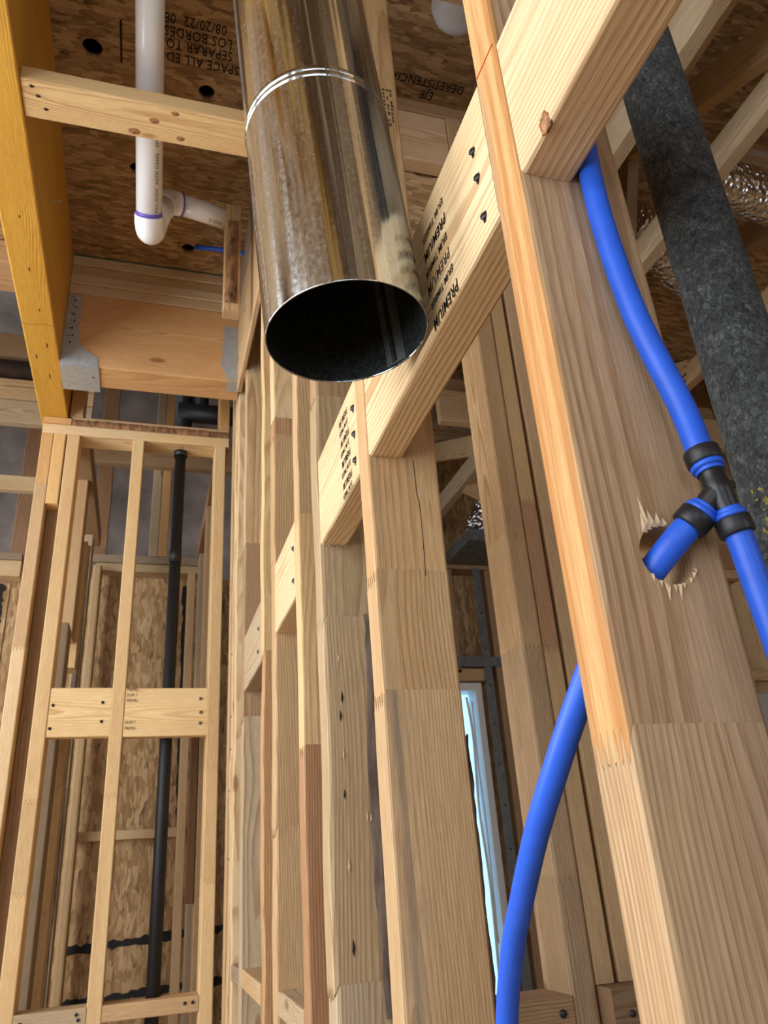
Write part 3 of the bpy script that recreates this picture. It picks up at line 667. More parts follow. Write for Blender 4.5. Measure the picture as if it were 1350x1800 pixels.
for d, q in ((d_up, 1.0), (d_l, 1.0), (d_r, 0.95)):
    link('pipe_flare', lathe_mesh('pipe_flare', [(0.006, 0.0145), (0.0092*q, 0.0145), (0.0098*q, 0.0158), (0.0096*q, 0.0178), (0.0080*q, 0.0182)], 32), 'pex', wl_, axis_matrix(TC, d))
    link('crimp_ring', lathe_mesh('crimp_ring', [(0.0080*q, 0.0176), (0.0100*q, 0.0178), (0.0105*q, 0.0186), (0.0105*q, 0.0268), (0.0100*q, 0.0276), (0.0080*q, 0.0277)], 32), 'ring', wl_, axis_matrix(TC, d))
boxes('tee_lug', [(TC.x+0.0065, TC.x+0.0105, TC.y-0.0035, TC.y+0.0035, TC.z+0.001, TC.z+0.006)], 'black_plastic', wl_, 0.001)

# foam-sleeved pipe
fp = empty('insulated_pipe', (0.4135, 0.3785, ZF)); tag(fp, 'thick black foam-insulated pipe rising past the nearest stud', 'pipe')
link('foam_sleeve', tube_mesh('foam_sleeve', [(0, 0, z) for z in (0.0, 0.5, 1.0, 1.5, 2.0, 2.4, 2.83)], [0.0274, 0.0272, 0.0275, 0.0273, 0.0276, 0.0272, 0.0274], seg=40, sub=4), 'foam', fp, Matrix.Translation((0.4135, 0.3785, ZF)))
random.seed(4)
for i in range(14):
    a = R(-170)+random.uniform(-0.10, 0.22); z = 0.205+random.uniform(-0.025, 0.018); r_ = 0.0279
    s = random.uniform(0.0006, 0.0016); V = []
    for k in range(7):
        t = 2*math.pi*k/7; aa = a+math.cos(t)*s*random.uniform(0.6, 1.5)/r_; V.append((r_*math.cos(aa), r_*math.sin(aa), z+1.0+math.sin(t)*s*random.uniform(0.6, 1.9)))
    link('yellow_print', mesh('yellow_print', V, [tuple(range(7))]), 'yellow_print', fp, Matrix.Translation((0.4135, 0.3785, ZF)))

# ------------------------------------------------------------------ big yellow beam, header and ceiling cavity
beam = lum('floor_beam', 'amber engineered beam running overhead at upper left', (-0.404, -0.3165, -2.8, 2.50, 1.457, 1.8745), 'y', (0.66, 0.36, 0.055), mat='glulam', cat='beam', e=0.004, seed=5.5)
for (x, y, l) in ((-0.345, 2.02, 0.010), (-0.358, 1.70, 0.006), (-0.352, 2.18, 0.012), (-0.38, 2.08, 0.010), (-0.35, 1.86, 0.004), (-0.39, 1.3, 0.004), (-0.36, 1.52, 0.004)):
    boxes('split', [(x-0.0016, x+0.0016, y-l, y+l, 1.4566, 1.4571)], 'nailhole', beam)
V = []
for k in range(9): x = -0.4035+0.0875*k/8; V += [(x, 1.925+0.012*math.sin(k*0.9)*0.3-0.0006, 1.4567), (x, 1.925+0.012*math.sin(k*0.9)*0.3+0.0006, 1.4567)]
link('pencil_line', mesh('pencil_line', V, [(2*i, 2*i+1, 2*i+3, 2*i+2) for i in range(8)]), 'nailhole', beam)
tube('bent_nail', [(-0.3165, 1.62, 1.625), (-0.300, 1.618, 1.622), (-0.290, 1.612, 1.622)], 0.0016, 'steel', beam, seg=8)
HY0, HY1 = 2.09, 2.20
hdr = lum('header_beam', 'wide tan header hung between amber beam and stud wall', (-0.3155, 0.222, HY0, HY1, 1.447, 1.722), 'x', (0.62, 0.36, 0.16), mat='lumber_soft', cat='beam', e=0.004, seed=44.2)
ts = [(0.60, 0.45, 0.28), T_TAN, (0.62, 0.47, 0.30), (0.64, 0.48, 0.30)]
for i in range(4):
    z0 = 1.7225+i*0.0378
    lum('packing_strip', ['lowest', 'second', 'third', 'topmost'][i]+' packing strip stacked on the header under the ceiling', (-0.3150, 0.205, HY0-0.004*(i % 2), HY1-0.01, z0, z0+0.0368), 'x', ts[3-i], mat='lumber_soft', cat='board', group='packing strips on the header', e=0.0028)
boxes('edge_seal', [(-0.3150, 0.20, HY0-0.006, HY0+0.004, 1.8722, 1.8747)], 'teal', ceil)
# joist hangers
def hanger(label, side):
    """side=+1: plate on the left beam, seat under the header; flange stands on the header face"""
    root = empty('joist_hanger', (-0.3160, HY0, 1.447)); tag(root, label, 'bracket', 'joist hangers')
    y = HY0-0.0022
    prof = [(-0.3155, 1.712), (-0.276, 1.712), (-0.272, 1.70), (-0.276, 1.69), (-0.271, 1.675), (-0.276, 1.662), (-0.271, 1.648), (-0.275, 1.632), (-0.271, 1.617), (-0.276, 1.60), (-0.272, 1.585), (-0.272, 1.55), (-0.262, 1.522), (-0.236, 1.497), (-0.210, 1.482), (-0.206, 1.444), (-0.3155, 1.444)]
    c = root.location
    n = len(prof); V = [(x-c.x, y-c.y, z-c.z) for x, z in prof]+[(x-c.x, y-c.y+0.0016, z-c.z) for x, z in prof]
    F = [tuple(range(n))]+[tuple(range(2*n-1, n-1, -1))]+[(i, n+i, n+(i+1) % n, (i+1) % n) for i in range(n)]
    link('face_flange', mesh('face_flange', V, F), 'steel', root, Matrix.Translation(c))
    boxes('seat', [(-0.3155, -0.204, HY0-0.0022, HY1+0.02, 1.4425, 1.4445)], 'steel', root)
    for i in range(7):
        nail((-0.2935+0.004*(i % 2), y, 1.69-i*0.027), (0, -1, 0), root, 0.0034, 0.0005, False)
    for i in range(6):
        boxes('punched_slot', [(-0.303, -0.297, y-0.0006, y+0.0004, 1.70-i*0.03, 1.703-i*0.03)], 'dark_steel', root)
    nail((-0.222, HY0+0.05, 1.4423), (0, 0, -1), root, 0.0034, 0.0004, False)
    return root
hanger('grey steel joist hanger where the header meets the amber beam', 1)
hr = empty('joist_hanger', (0.215, HY0, 1.447)); tag(hr, 'narrow ragged-edged steel hanger at the stud wall end of header', 'bracket', 'joist hangers')
prof = [(0.214, 1.66), (0.166, 1.662), (0.170, 1.64), (0.163, 1.62), (0.171, 1.60), (0.164, 1.575), (0.171, 1.55), (0.163, 1.53), (0.162, 1.505), (0.176, 1.475), (0.184, 1.452), (0.214, 1.452)]
n = len(prof); y = HY0-0.002
V = [(x-0.215, y-HY0, z-1.447) for x, z in prof]+[(x-0.215, y-HY0+0.0016, z-1.447) for x, z in prof]
link('face_flange', mesh('face_flange', V, [tuple(range(n-1, -1, -1)), tuple(range(n, 2*n))]+[(i, (i+1) % n, n+(i+1) % n, n+i) for i in range(n)]), 'steel', hr, Matrix.Translation((0.215, HY0, 1.447)))
boxes('seat', [(0.184, 0.228, HY0-0.002, HY0+0.05, 1.443, 1.4455)], 'steel', hr)
# barky cleat and flat blocking in the ceiling bay
cl = lum('barky_cleat', 'short cleat with bark down its face beside the duct', (0.134, 0.178, 1.70, 1.738, 1.41, 1.80), 'z', T_TAN, cat='board')
bx = strip('bark_face', cl, 0.139, 0.171, 1.6998, 1.435, 1.735, 'bark', 2, 0.004)
lum('ledger_board', 'tan ledger board on the stud wall left of the duct', (0.2145, 0.2298, 1.25, 2.087, 1.408, 1.705), 'y', T_TAN, cat='board', wob=0.0)
lum('packing_board', 'grey packing board between the tan ledger and the ceiling', (0.2125, 0.2296, 1.25, 2.087, 1.707, 1.873), 'y', T_GREY, cat='board')
o = tube('black_elbow', [(0.10, 1.52, 1.91), (0.125, 1.50, 1.845), (0.16, 1.47, 1.818), (0.205, 1.45, 1.812)], 0.034, 'black_plastic', None, seg=24); tag(o, 'black plastic elbow dropping from the ceiling behind the knotty block', 'pipe')
blk = lum('ceiling_block', 'knotty flat block spanning from amber beam to behind the duct', (-0.3155, 0.228, 1.150, 1.239, 1.462, 1.500), 'x', (0.72, 0.49, 0.24), cat='block', e=0.003, seed=61.0)
for x, y in ((-0.296, 1.164), (-0.286, 1.184), (-0.274, 1.212)): nail((x, y, 1.4618), (0, 0, -1), blk, 0.0032, 0.0006, True)
for x, y, s in ((-0.06, 1.19, 1.0), (-0.10, 1.225, 1.2), (-0.005, 1.222, 0.9), (-0.018, 1.163, 0.8)):
    bm = bmesh.new(); bmesh.ops.create_icosphere(bm, subdivisions=2, radius=0.0075*s)
    for v in bm.verts: v.co = Vector((v.co.x*1.45, v.co.y*0.9, v.co.z*0.08))
    link('knot', bm_mesh('knot', bm, True), 'kn', blk, Matrix.Translation((x, y, 1.4619)))

# white drain pipe
dp = empty('drain_pipe', (-0.088, 1.0, 1.76)); tag(dp, 'white plastic drain pipe sloping under the ceiling with capped elbow', 'pipe')
DRr = 0.0300
e0 = Vector((-0.0955, 0.70, 1.845)); e1 = Vector((-0.0665, 1.462, 1.462))
dv = (e1-e0).normalized()
tube('pipe', [e0, e1], DRr, 'pvc', dp, seg=36)
tube('primer_stain', [e1-dv*0.016, e1-dv*0.006], DRr+0.0007, 'primer', dp, seg=36)
tube('elbow', [e1-dv*0.006, e1+dv*0.012, e1+dv*0.030+Vector((0.002, 0.004, 0.004)), (-0.060, 1.512, 1.470), (-0.056, 1.530, 1.510)], [0.0335, 0.0337, 0.0332, 0.0328, 0.0330], 'pvc', dp, seg=36)
tube('riser', [(-0.056, 1.530, 1.505), (-0.036, 1.66, 1.72)], DRr, 'pvc', dp, seg=32)
tube('elbow', [(-0.039, 1.645, 1.69), (-0.034, 1.67, 1.735), (-0.020, 1.690, 1.760), (0.004, 1.70, 1.768)], 0.0335, 'pvc', dp, seg=32)
tube('primer_stain', [(0.003, 1.6995, 1.7675), (0.007, 1.7005, 1.7685)], 0.0342, 'primer', dp, seg=32)
tube('pipe', [(0.004, 1.70, 1.768), (0.131, 1.7306, 1.772)], 0.0297, 'pvc', dp, seg=32)
def pipe_text(s, pos, d, n_, size, par, mat='ink_soft'):
    d = Vector(d).normalized(); n_ = Vector(n_); n_ = (n_-d*n_.dot(d)).normalized(); u_ = n_.cross(d)
    text('printed_lettering', s, Vector(pos)+n_*0.0304, d, u_, size, mat, par, 0.8, 1.15)
pipe_text('PVC-DWV  ASTM D2665   SPCT   UKB-1', e1-dv*0.02, -dv, Vector((0.66, -0.55, -0.45)), 0.014, dp)
pipe_text('10:05 D', (0.125, 1.729, 1.772), (-1, -0.24, -0.03), Vector((0, -0.35, -0.95)), 0.014, dp)
bp = tube('blue_stub', [(0.062, 1.97, 1.872), (0.080, 1.95, 1.855), (0.115, 1.93, 1.840), (0.17, 1.92, 1.832), (0.226, 1.92, 1.83)], 0.0075, 'pex', None, seg=16); tag(bp, 'short blue pipe dropping from a ceiling hole above the header', 'pipe')
cp = link('light_cover', lathe_mesh('light_cover', [(0.001, -0.055), (0.03, -0.053), (0.05, -0.044), (0.062, -0.025), (0.066, 0.0)], 32), 'drywall_cap', None, Matrix.Translation((0.618, 1.035, ZC))); tag(cp, 'pale rounded plastic light cover under the ceiling beyond the duct', 'light')

# ------------------------------------------------------------------ closet framing across the far end
YB = 2.42
def bstud(label, x0, x1, z0, z1, tone, joints=(), **k):
    return lum('stud', label, (x0, x1, YB, YB+0.089, z0, z1), 'z', tone, joints, **k)
lum('top_plate', 'pale lower top plate over the closet studs', (-0.391, 0.2225, YB-0.001, YB+0.088, 1.394, 1.430), 'x', T_PALE, (-0.055,), (T_PALE, T_YEL), cat='plate', group='closet plates')
ub = lum('top_plate', 'bark-edged upper plate above the closet studs', (-0.303, 0.222, YB+0.002, YB+0.089, 1.4303, 1.466), 'x', T_TAN, cat='plate', group='closet plates')
rnd = random.Random(8); V = []; n = 44
for i in range(n+1):
    x = -0.300+0.520*i/n
    V += [(x, YB+0.003, 1.4308), (x, YB-0.001-rnd.uniform(0, 0.0018), 1.436), (x, YB-0.0005-rnd.uniform(0, 0.0025), 1.450), (x, YB+0.003, 1.4575+rnd.uniform(-0.002, 0.002))]
link('bark_edge', mesh('bark_edge', V, [(4*i+k, 4*i+k+4, 4*i+k+5, 4*i+k+1) for i in range(n) for k in range(3)], True), 'bark', ub)
lum('plate_offcut', 'orange plate offcut under the end of the amber beam', (-0.391, -0.304, YB-0.002, YB+0.088, 1.4303, 1.4565), 'x', T_ORANGE, cat='block')
bstud('leftmost closet stud, coarse grain below a joined orange length', -0.391, -0.354, ZF, 1.3938, T_TAN, (0.66, 1.20), tones=(T_PALE, T_TAN, T_ORANGE), teeth=4)
bstud('short jack piece wedged between the two left closet studs', -0.3535, -0.3155, 1.134, 1.3938, (0.72, 0.46, 0.19), cat='stud')
bstud('second closet stud from the left, with a red chalk tick', -0.3115, -0.2715, ZF, 1.3938, T_YEL, (0.23, 0.0), teeth=4)
bstud('middle closet stud standing clear in front of the strand board', -0.1015, -0.0640, ZF, 1.3938, T_YEL, (0.235,), teeth=4)
bstud('right closet stud beside the black vent pipe', 0.1755, 0.2130, ZF, 1.3938, T_YEL, (0.0, 0.3), teeth=4)
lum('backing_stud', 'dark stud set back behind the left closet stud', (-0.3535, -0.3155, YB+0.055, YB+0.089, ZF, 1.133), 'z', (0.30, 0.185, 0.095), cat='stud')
bb1 = lum('mid_block', 'left pale mid-height block with four nails between closet studs', (-0.2710, -0.1020, YB+0.002, YB+0.040, 0.401, 0.542), 'x', (0.80, 0.58, 0.30), cat='block', group='closet mid blocks', mat='lumber_clear')
bb2 = lum('mid_block', 'right pale mid-height block with stamp crossing the black pipe', (-0.0635, 0.1750, YB+0.002, YB+0.040, 0.398, 0.540), 'x', (0.80, 0.58, 0.30), cat='block', group='closet mid blocks', mat='lumber_clear')
for x, z in ((-0.262, 0.491), (-0.264, 0.425), (-0.127, 0.498), (-0.126, 0.443)): nail((x, YB+0.002, z), (0, -1, 0), bb1, 0.0046, 0.002, False, (0.4, 0, 0))
for x, z in ((0.155, 0.507), (0.157, 0.466), (0.156, 0.434)): nail((x, YB+0.002, z), (0, -1, 0), bb2, 0.0046, 0.002, False, (-0.5, 0, 0))
for i, (s, z) in enumerate((('PREMIUM', 0.531), ('EIUM TIMBER', 0.515), ('PREMIUM', 0.499), ('EIUM TIMBER', 0.435), ('PREMIUM', 0.418))):
    text('printed_stamp', s[:6], (-0.060, YB+0.0012, z), (1, 0, 0), (0, 0, 1), 0.013, 'ink_soft', bb2, 0.75)
lb1 = lum('flat_block', 'left low grey-green flat block between closet studs', (-0.2710, -0.1020, YB-0.001, YB+0.088, -0.306, -0.268), 'x', T_GREYL, cat='block', group='closet low blocks')
lb2 = lum('flat_block', 'right low tan flat block crossing the black pipe', (-0.0635, 0.1750, YB-0.001, YB+0.088, -0.306, -0.268), 'x', T_TAN, cat='block', group='closet low blocks')
cu = link('cutter', tube_mesh('cutter', [(0, 0, -0.08), (0, 0, 0.08)], 0.024, seg=20), None, None, Matrix.Translation((0.0605, 2.4825, -0.287))); boolean(lb2, [cu])
for x in (0.140, 0.160): nail((x, YB-0.001, -0.283), (0, -1, 0), lb2, 0.0042, 0.002, False)
for x, z in ((-0.125, -0.281), (-0.120, -0.293), (-0.255, -0.288)): nail((x, YB-0.001, z), (0, -1, 0), lb1, 0.0042, 0.002, False)
vp = empty('vent_pipe', (0.0605, 2.4825, ZF)); tag(vp, 'slim black vent pipe standing in the closet wall', 'pipe')
link('pipe', tube_mesh('pipe', [(0, 0, 0), (0, 0, 2.394)], 0.0185, seg=28), 'black_pipe', vp, Matrix.Translation((0.0605, 2.4825, ZF)))
link('collar', tube_mesh('collar', [(0, 0, 2.375), (0, 0, 2.3935)], 0.0235, seg=28), 'black_plastic', vp, Matrix.Translation((0.0605, 2.4825, ZF)))
link('collar', tube_mesh('collar', [(0, 0, 1.97), (0, 0, 2.02)], 0.0196, seg=28), 'black_pipe', vp, Matrix.Translation((0.0605, 2.4825, ZF)))
# torn fibres round the pipe hole in the plate
for i in range(7):
    a = i*0.8; V = [(0, 0, 0), (0.012, 0.003, -0.001), (0.006, 0.010, -0.003)]
    link('splinter', mesh('splinter', V, [(0, 1, 2)]), 'splinter', vp, Matrix.Translation((0.068+0.006*math.cos(a), 2.437+0.004*math.sin(a), 1.3925)) @ Matrix.Rotation(a, 4, 'Z'))

# inside the closet
cw = boxes('wall_closet', [(-0.60, 0.50, 3.49, 3.51, ZF, 1.29)], 'osb_wall'); tag(cw, 'strand board back wall of the closet with black sealant lines', None, None, 'structure')
cw2 = boxes('wall_closet', [(-1.94, -0.605, 3.49, 3.51, ZF, 1.24)], 'osb_wall'); tag(cw2, 'strand board wall seen at far left of the closet', None, None, 'structure')
for (w0, w1, par) in ((-0.604, 0.498, cw), (-2.59, -0.606, cw2)): pass
def rag(name, parent, p0, p1, wdt, mat, seed, y):
    rnd = random.Random(seed); n = 40; V = []
    for i in range(n+1):
        t = i/n; x = p0[0]+(p1[0]-p0[0])*t; z = p0[1]+(p1[1]-p0[1])*t; a = wdt*rnd.uniform(0.6, 1.3)/2; o_ = rnd.uniform(-0.15, 0.15)*wdt
        if abs(p1[0]-p0[0]) > abs(p1[1]-p0[1]): V += [(x, y, z-a+o_), (x, y, z+a+o_)]
        else: V += [(x-a+o_, y, z), (x+a+o_, y, z)]
    return link(name, mesh(name, V, [(2*i, 2*i+1, 2*i+3, 2*i+2) for i in range(n)]), mat, parent)
rag('sealant_line', cw, (-0.25, -0.200), (0.40, -0.165), 0.030, 'tar', 1, 3.4885)
rag('sealant_line', cw, (-0.25, -0.372), (0.40, -0.345), 0.026, 'tar', 2, 3.4885)
rag('sealant_line', cw, (0.150, 0.22), (0.135, 1.25), 0.020, 'tar', 3, 3.4885)
rag('sealant_line', cw2, (-0.625, 0.72), (-0.640, 1.235), 0.028, 'tar', 4, 3.4885)
lum('closet_plate', 'rough dark plate capping the back closet wall', (-0.275, 0.215, 3.40, 3.489, 1.322, 1.358), 'x', T_GREY, cat='plate', wob=0.001)
lum('closet_plate', 'pale bowed plate under the dark closet cap plate', (-0.255, 0.205, 3.41, 3.489, 1.284, 1.321), 'x', (0.55, 0.44, 0.26), cat='plate')
lum('nailer', 'slim pale nailer strip across the closet strand board', (-0.243, 0.172, 3.44, 3.4885, 0.172, 0.207), 'x', T_PALE, cat='board')
lum('stud', 'rounded closet corner stud before the strand board', (-0.262, -0.226, 3.34, 3.43, ZF, 1.283), 'z', (0.50, 0.36, 0.20), e=0.009)
cs = lum('stud', 'bark-edged closet side stud at left', (-0.283, -0.250, 3.05, 3.14, ZF, 1.30), 'z', T_GREYL, wob=0.0015)
strip('bark_face', cs, -0.279, -0.254, 3.0498, -0.6, 1.25, 'wane', 6, 0.003)
lum('cripple', 'light cripple ending above mid-height inside the closet', (-0.290, -0.249, 2.8395, 2.928, 0.705, 1.182), 'z', T_YEL, cat='stud')
lum('cripple', 'tan cripple with a knot beside the light cripple', (-0.318, -0.262, 2.75, 2.839, 0.79, 1.3935), 'z', T_TAN, cat='stud')
lum('lower_stud', 'broad pale stud inside the closet below the mid block', (-0.3165, -0.2420, 2.75, 2.84, ZF, 0.46), 'z', T_PALE, (-0.05, 0.30), (T_PALE, (0.74, 0.53, 0.28), T_PALE), cat='stud', teeth=3)
lum('closet_brace', 'grey board leaning behind the left mid block', (-0.300, -0.262, 2.62, 2.73, ZF, 0.80), 'z', T_GREY, cat='board')
lum('closet_side_plate', 'long brown plate receding along the left closet wall', (-0.318, -0.246, 2.51, 3.398, 1.394, 1.47), 'y', T_BROWN, cat='plate')
lum('stud', 'slim stud at right before the closet strand board', (0.141, 0.174, 3.34, 3.43, ZF, 1.262), 'z', T_TAN)
lum('stud', 'pale stud in the right closet corner', (0.180, 0.214, 3.20, 3.289, ZF, 1.30), 'z', T_GREYL)
lum('stud', 'dim stud between right closet stud and corner', (0.180, 0.2155, 2.80, 2.889, ZF, 1.34), 'z', T_TAN)
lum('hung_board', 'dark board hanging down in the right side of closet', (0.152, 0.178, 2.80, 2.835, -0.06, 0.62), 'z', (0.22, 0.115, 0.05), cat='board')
lum('raking_board', 'tan raking board at right above the closet plate', (0.180, 0.2230, 2.511, 3.398, 1.36, 1.41), 'y', T_RED, cat='board')
# beyond the closet, up in the dark
lum('far_stud', 'grey half of the paired posts rising behind the closet', (-0.036, 0.004, 3.40, 3.489, 1.3585, 2.98), 'z', T_GREYL, cat='stud')
lum('far_stud', 'orange half of the paired posts rising behind the closet', (0.0075, 0.046, 3.40, 3.489, 1.3585, 2.98), 'z', T_ORANGE, cat='stud', wob=0.001)
lum('far_stud', 'dark post at the left of the far membrane wall', (-0.33, -0.25, 3.9, 3.94, ZF, 2.98), 'z', T_RED, cat='stud')
lum('far_rail', 'brown rail crossing the opening behind the closet plate', (-0.34, 0.4995, 3.355, 3.3985, 1.80, 1.936), 'x', T_BROWN, cat='board')
lum('stub_post', 'pale stub post under the hanger beside the amber beam', (-0.3125, -0.270, 2.425, 2.51, 1.4665, 1.86), 'z', T_PALE, cat='post')
lum('stub_post', 'orange stub post against the stud wall above the plates', (0.188, 0.2255, 2.425, 2.50, 1.4665, 1.80), 'z', T_ORANGE, cat='post')
bpv = empty('black_plumbing', (0.14, 3.1, 2.0)); tag(bpv, 'black pipes crossing in the gap above the closet plates', 'pipe')
tube('pipe', [(0.055, 3.1, 1.95), (0.499, 3.1, 1.95)], 0.045, 'black_pipe', bpv); tube('pipe', [(0.155, 3.1, 1.95), (0.155, 3.1, 2.99)], 0.035, 'black_pipe', bpv); tube('pipe', [(0.08, 3.12, 1.85), (0.08, 3.12, 2.9)], 0.04, 'black_pipe', bpv)
# left beyond the amber beam: boards one behind the other
for lab, z0, z1, y, tn in (('brown joist with nails at the far left, highest of the boards', 2.09, 2.205, 3.0, T_BROWN), ('pale joist below the dark pipe at far left', 1.875, 1.975, 3.0, T_TAN), ('greyish joist under the pale joist at far left', 1.758, 1.866, 2.99, T_GREYL)):
    lum('joist', lab, (-1.94, -0.30, y, y+0.038, z0, z1), 'x', tn, cat='joist', group='joists at far left')
jt = tube('dark_pipe', [(-1.94, 3.02, 2.03), (-0.30, 3.02, 2.03)], 0.045, plain('dark_brown_pipe', (0.06, 0.04, 0.035), 0.4, var=0.3), None); tag(jt, 'dark brown pipe between two joists at the far left', 'pipe')
lum('ledger', 'pale slim ledger crossing at far left beside the leftmost closet stud', (-1.94, -0.30, 3.40, 3.438, 1.650, 1.722), 'x', T_PALE, cat='board')
lum('far_plate', 'grey plate at far left over the strand board', (-1.94, -0.56, 3.40, 3.489, 1.316, 1.35), 'x', T_GREY, cat='plate')
lum('far_plate', 'pale plate at far left under the grey plate', (-1.94, -0.56, 3.405, 3.489, 1.242, 1.314), 'x', T_PALE, cat='plate')
lum('far_stud', 'rusty upright standing in the gap at far left', (-0.70, -0.62, 3.9, 3.94, ZF, 2.98), 'z', T_RED, cat='stud')
lum('near_left_joist', 'knotty joist end meeting the amber beam at the left edge', (-1.94, -0.405, 2.06, 2.20, 1.78, 1.868), 'x', T_BROWN, cat='joist')

# ------------------------------------------------------------------ post and framing beyond the stud wall
CY = 1.157
C1 = lum('post', 'weathered post ply with finger joints seen past the second stud', (0.602, 0.643, CY, CY+0.089, ZF, 1.624), 'z', T_TAN, (-0.035, 0.323, 0.528), ((0.40, 0.285, 0.17), (0.43, 0.30, 0.175), (0.50, 0.34, 0.18), (0.47, 0.31, 0.16)), cat='post', teeth=5, e=0.005)
C2 = lum('post', 'yellowish inner ply joined to the weathered post', (0.6445, 0.677, CY+0.004, CY+0.093, -0.172, 1.624), 'z', T_TAN, (0.323, 0.606), (T_TAN, T_RED, (0.55, 0.37, 0.18)), cat='post', teeth=5)
C3 = lum('post', 'stud just past the dark gap beside the nearest stud', (0.6845, 0.7225, CY+0.004, CY+0.093, -0.172, 1.624), 'z', T_TAN, cat='post')
cb = lum('cross_block', 'low cross block with a bolt between stud wall and post', (0.318, 0.6015, CY-0.002, CY+0.087, -0.216, -0.180), 'x', T_BROWN, cat='block')
nail((0.583, CY-0.002, -0.200), (0, -1, 0), cb, 0.0055, 0.002, False)
cb2 = lum('cross_block', 'dark low block with two nails at the foot of post', (0.6445, 0.85, CY-0.036, CY+0.093, -0.30, -0.1725), 'x', (0.26, 0.17, 0.10), cat='block')
for x, z in ((0.672, -0.205), (0.662, -0.225)): nail((x, CY-0.036, z), (0, -1, 0), cb2, 0.0045, 0.002, False)
lum('rim_strip', 'brown plate beneath the printed ceiling lettering beyond the duct', (0.318, 0.95, CY, CY+0.089, 1.625, 1.665), 'x', T_BROWN, cat='board')
kb = lum('short_block', 'short knotty block beside the duct under the brown plate', (0.46, 0.600, CY+0.002, CY+0.04, 1.466, 1.6235), 'x', (0.62, 0.42, 0.25), cat='block')
lum('sheathing_scrap', 'strand board scrap under the short knotty block', (0.318, 0.60, CY+0.045, CY+0.057, 1.02, 1.6235), 'x', T_TAN, mat='osb_wall', cat='sheet')
lum('short_post', 'short post on the brown plate touching the ceiling', (0.735, 0.775, CY, CY+0.089, 1.6655, 1.873), 'z', T_BROWN, cat='post')
lum('ceiling_joist', 'dark joist at the top edge beyond the duct', (0.318, 0.95, 0.86, 0.898, 1.62, 1.86), 'x', T_BROWN, cat='joist')
lum('ceiling_joist', 'knotty joist receding at the top right', (0.953, 0.991, -2.7, 1.9, 1.457, 1.86), 'y', T_GREYL, cat='joist')
TJ = empty('floor_truss', (1.246, 0.6, 1.457)); tag(TJ, 'open-web floor truss at upper right beyond the foam pipe', 'truss')
lum('bottom_chord', None, (1.227, 1.265, -2.7, 3.2, 1.457, 1.538), 'y', T_GREYL, parent=TJ)
lum('top_chord', None, (1.227, 1.265, -2.7, 3.2, 1.836, 1.872), 'y', T_TAN, parent=TJ)
def web(y0, z0, y1, z1, x0, x1, tone, par):
    a = Vector(((x0+x1)/2, y0, z0)); b_ = Vector(((x0+x1)/2, y1, z1)); d = (b_-a); L = d.length; d.normalize()
    xx = Vector((1, 0, 0)); yy = d.cross(xx)
    mw_ = Matrix(((yy.x, -xx.x, d.x, (a.x+b_.x)/2), (yy.y, -xx.y, d.y, (a.y+b_.y)/2), (yy.z, -xx.z, d.z, (a.z+b_.z)/2), (0, 0, 0, 1)))
    o = link('web', board_mesh('web', 0.089, x1-x0, -L/2, L/2, 0.002), 'lumber', par, mw_); setw(o, tone); return o
for k in range(-2, 4):
    y0 = 0.56+k*0.92; web(y0, 1.50, y0+0.72, 1.845, 1.228, 1.264, T_TAN, TJ); web(y0+0.90, 1.50, y0+0.75, 1.845, 1.228, 1.264, T_BROWN, TJ)
TK = empty('floor_truss', (1.75, 0.6, 1.457)); tag(TK, 'second floor truss farther right in the dark', 'truss')
lum('bottom_chord', None, (1.735, 1.773, -2.7, 3.2, 1.457, 1.53), 'y', T_BROWN, parent=TK)
for k in range(0, 3):
    y0 = 0.9+k*0.92; web(y0, 1.50, y0+0.72, 1.845, 1.735, 1.773, T_BROWN, TK)
f1 = tube('foil_duct', [(1.30, 1.15, 1.62), (1.50, 1.18, 1.62), (1.64, 1.20, 1.62), (1.70, 1.21, 1.62)], 0.062, 'foil', None, seg=28); tag(f1, 'crinkled foil duct at the right edge behind the foam pipe', 'duct')
f2 = tube('foil_duct', [(1.29, 1.40, 1.70), (1.40, 1.46, 1.70), (1.55, 1.56, 1.69), (1.70, 1.62, 1.69)], 0.055, 'foil', None, seg=28); tag(f2, 'crinkled foil duct peeking between nearest stud and foam pipe', 'duct')
lum('duct_cleat', 'slim grey cleat under the foil duct at the right edge', (1.2655, 1.7345, 1.03, 1.06, 1.56, 1.585), 'x', T_GREY, cat='board')
lum('door_header', 'pale door header seen between blue and foam pipes', (1.0, 2.3, 2.30, 2.338, 1.52, 1.66), 'x', T_TAN, cat='board')
lum('door_header', 'brown board above the pale door header', (1.0, 2.3, 2.33, 2.368, 1.67, 1.74), 'x', T_BROWN, cat='board')
lum('door_stud', 'tan door stud partly hidden by the foam pipe', (1.885, 1.945, 2.30, 2.389, ZF, 1.519), 'z', T_YEL, cat='stud', wob=0.002)
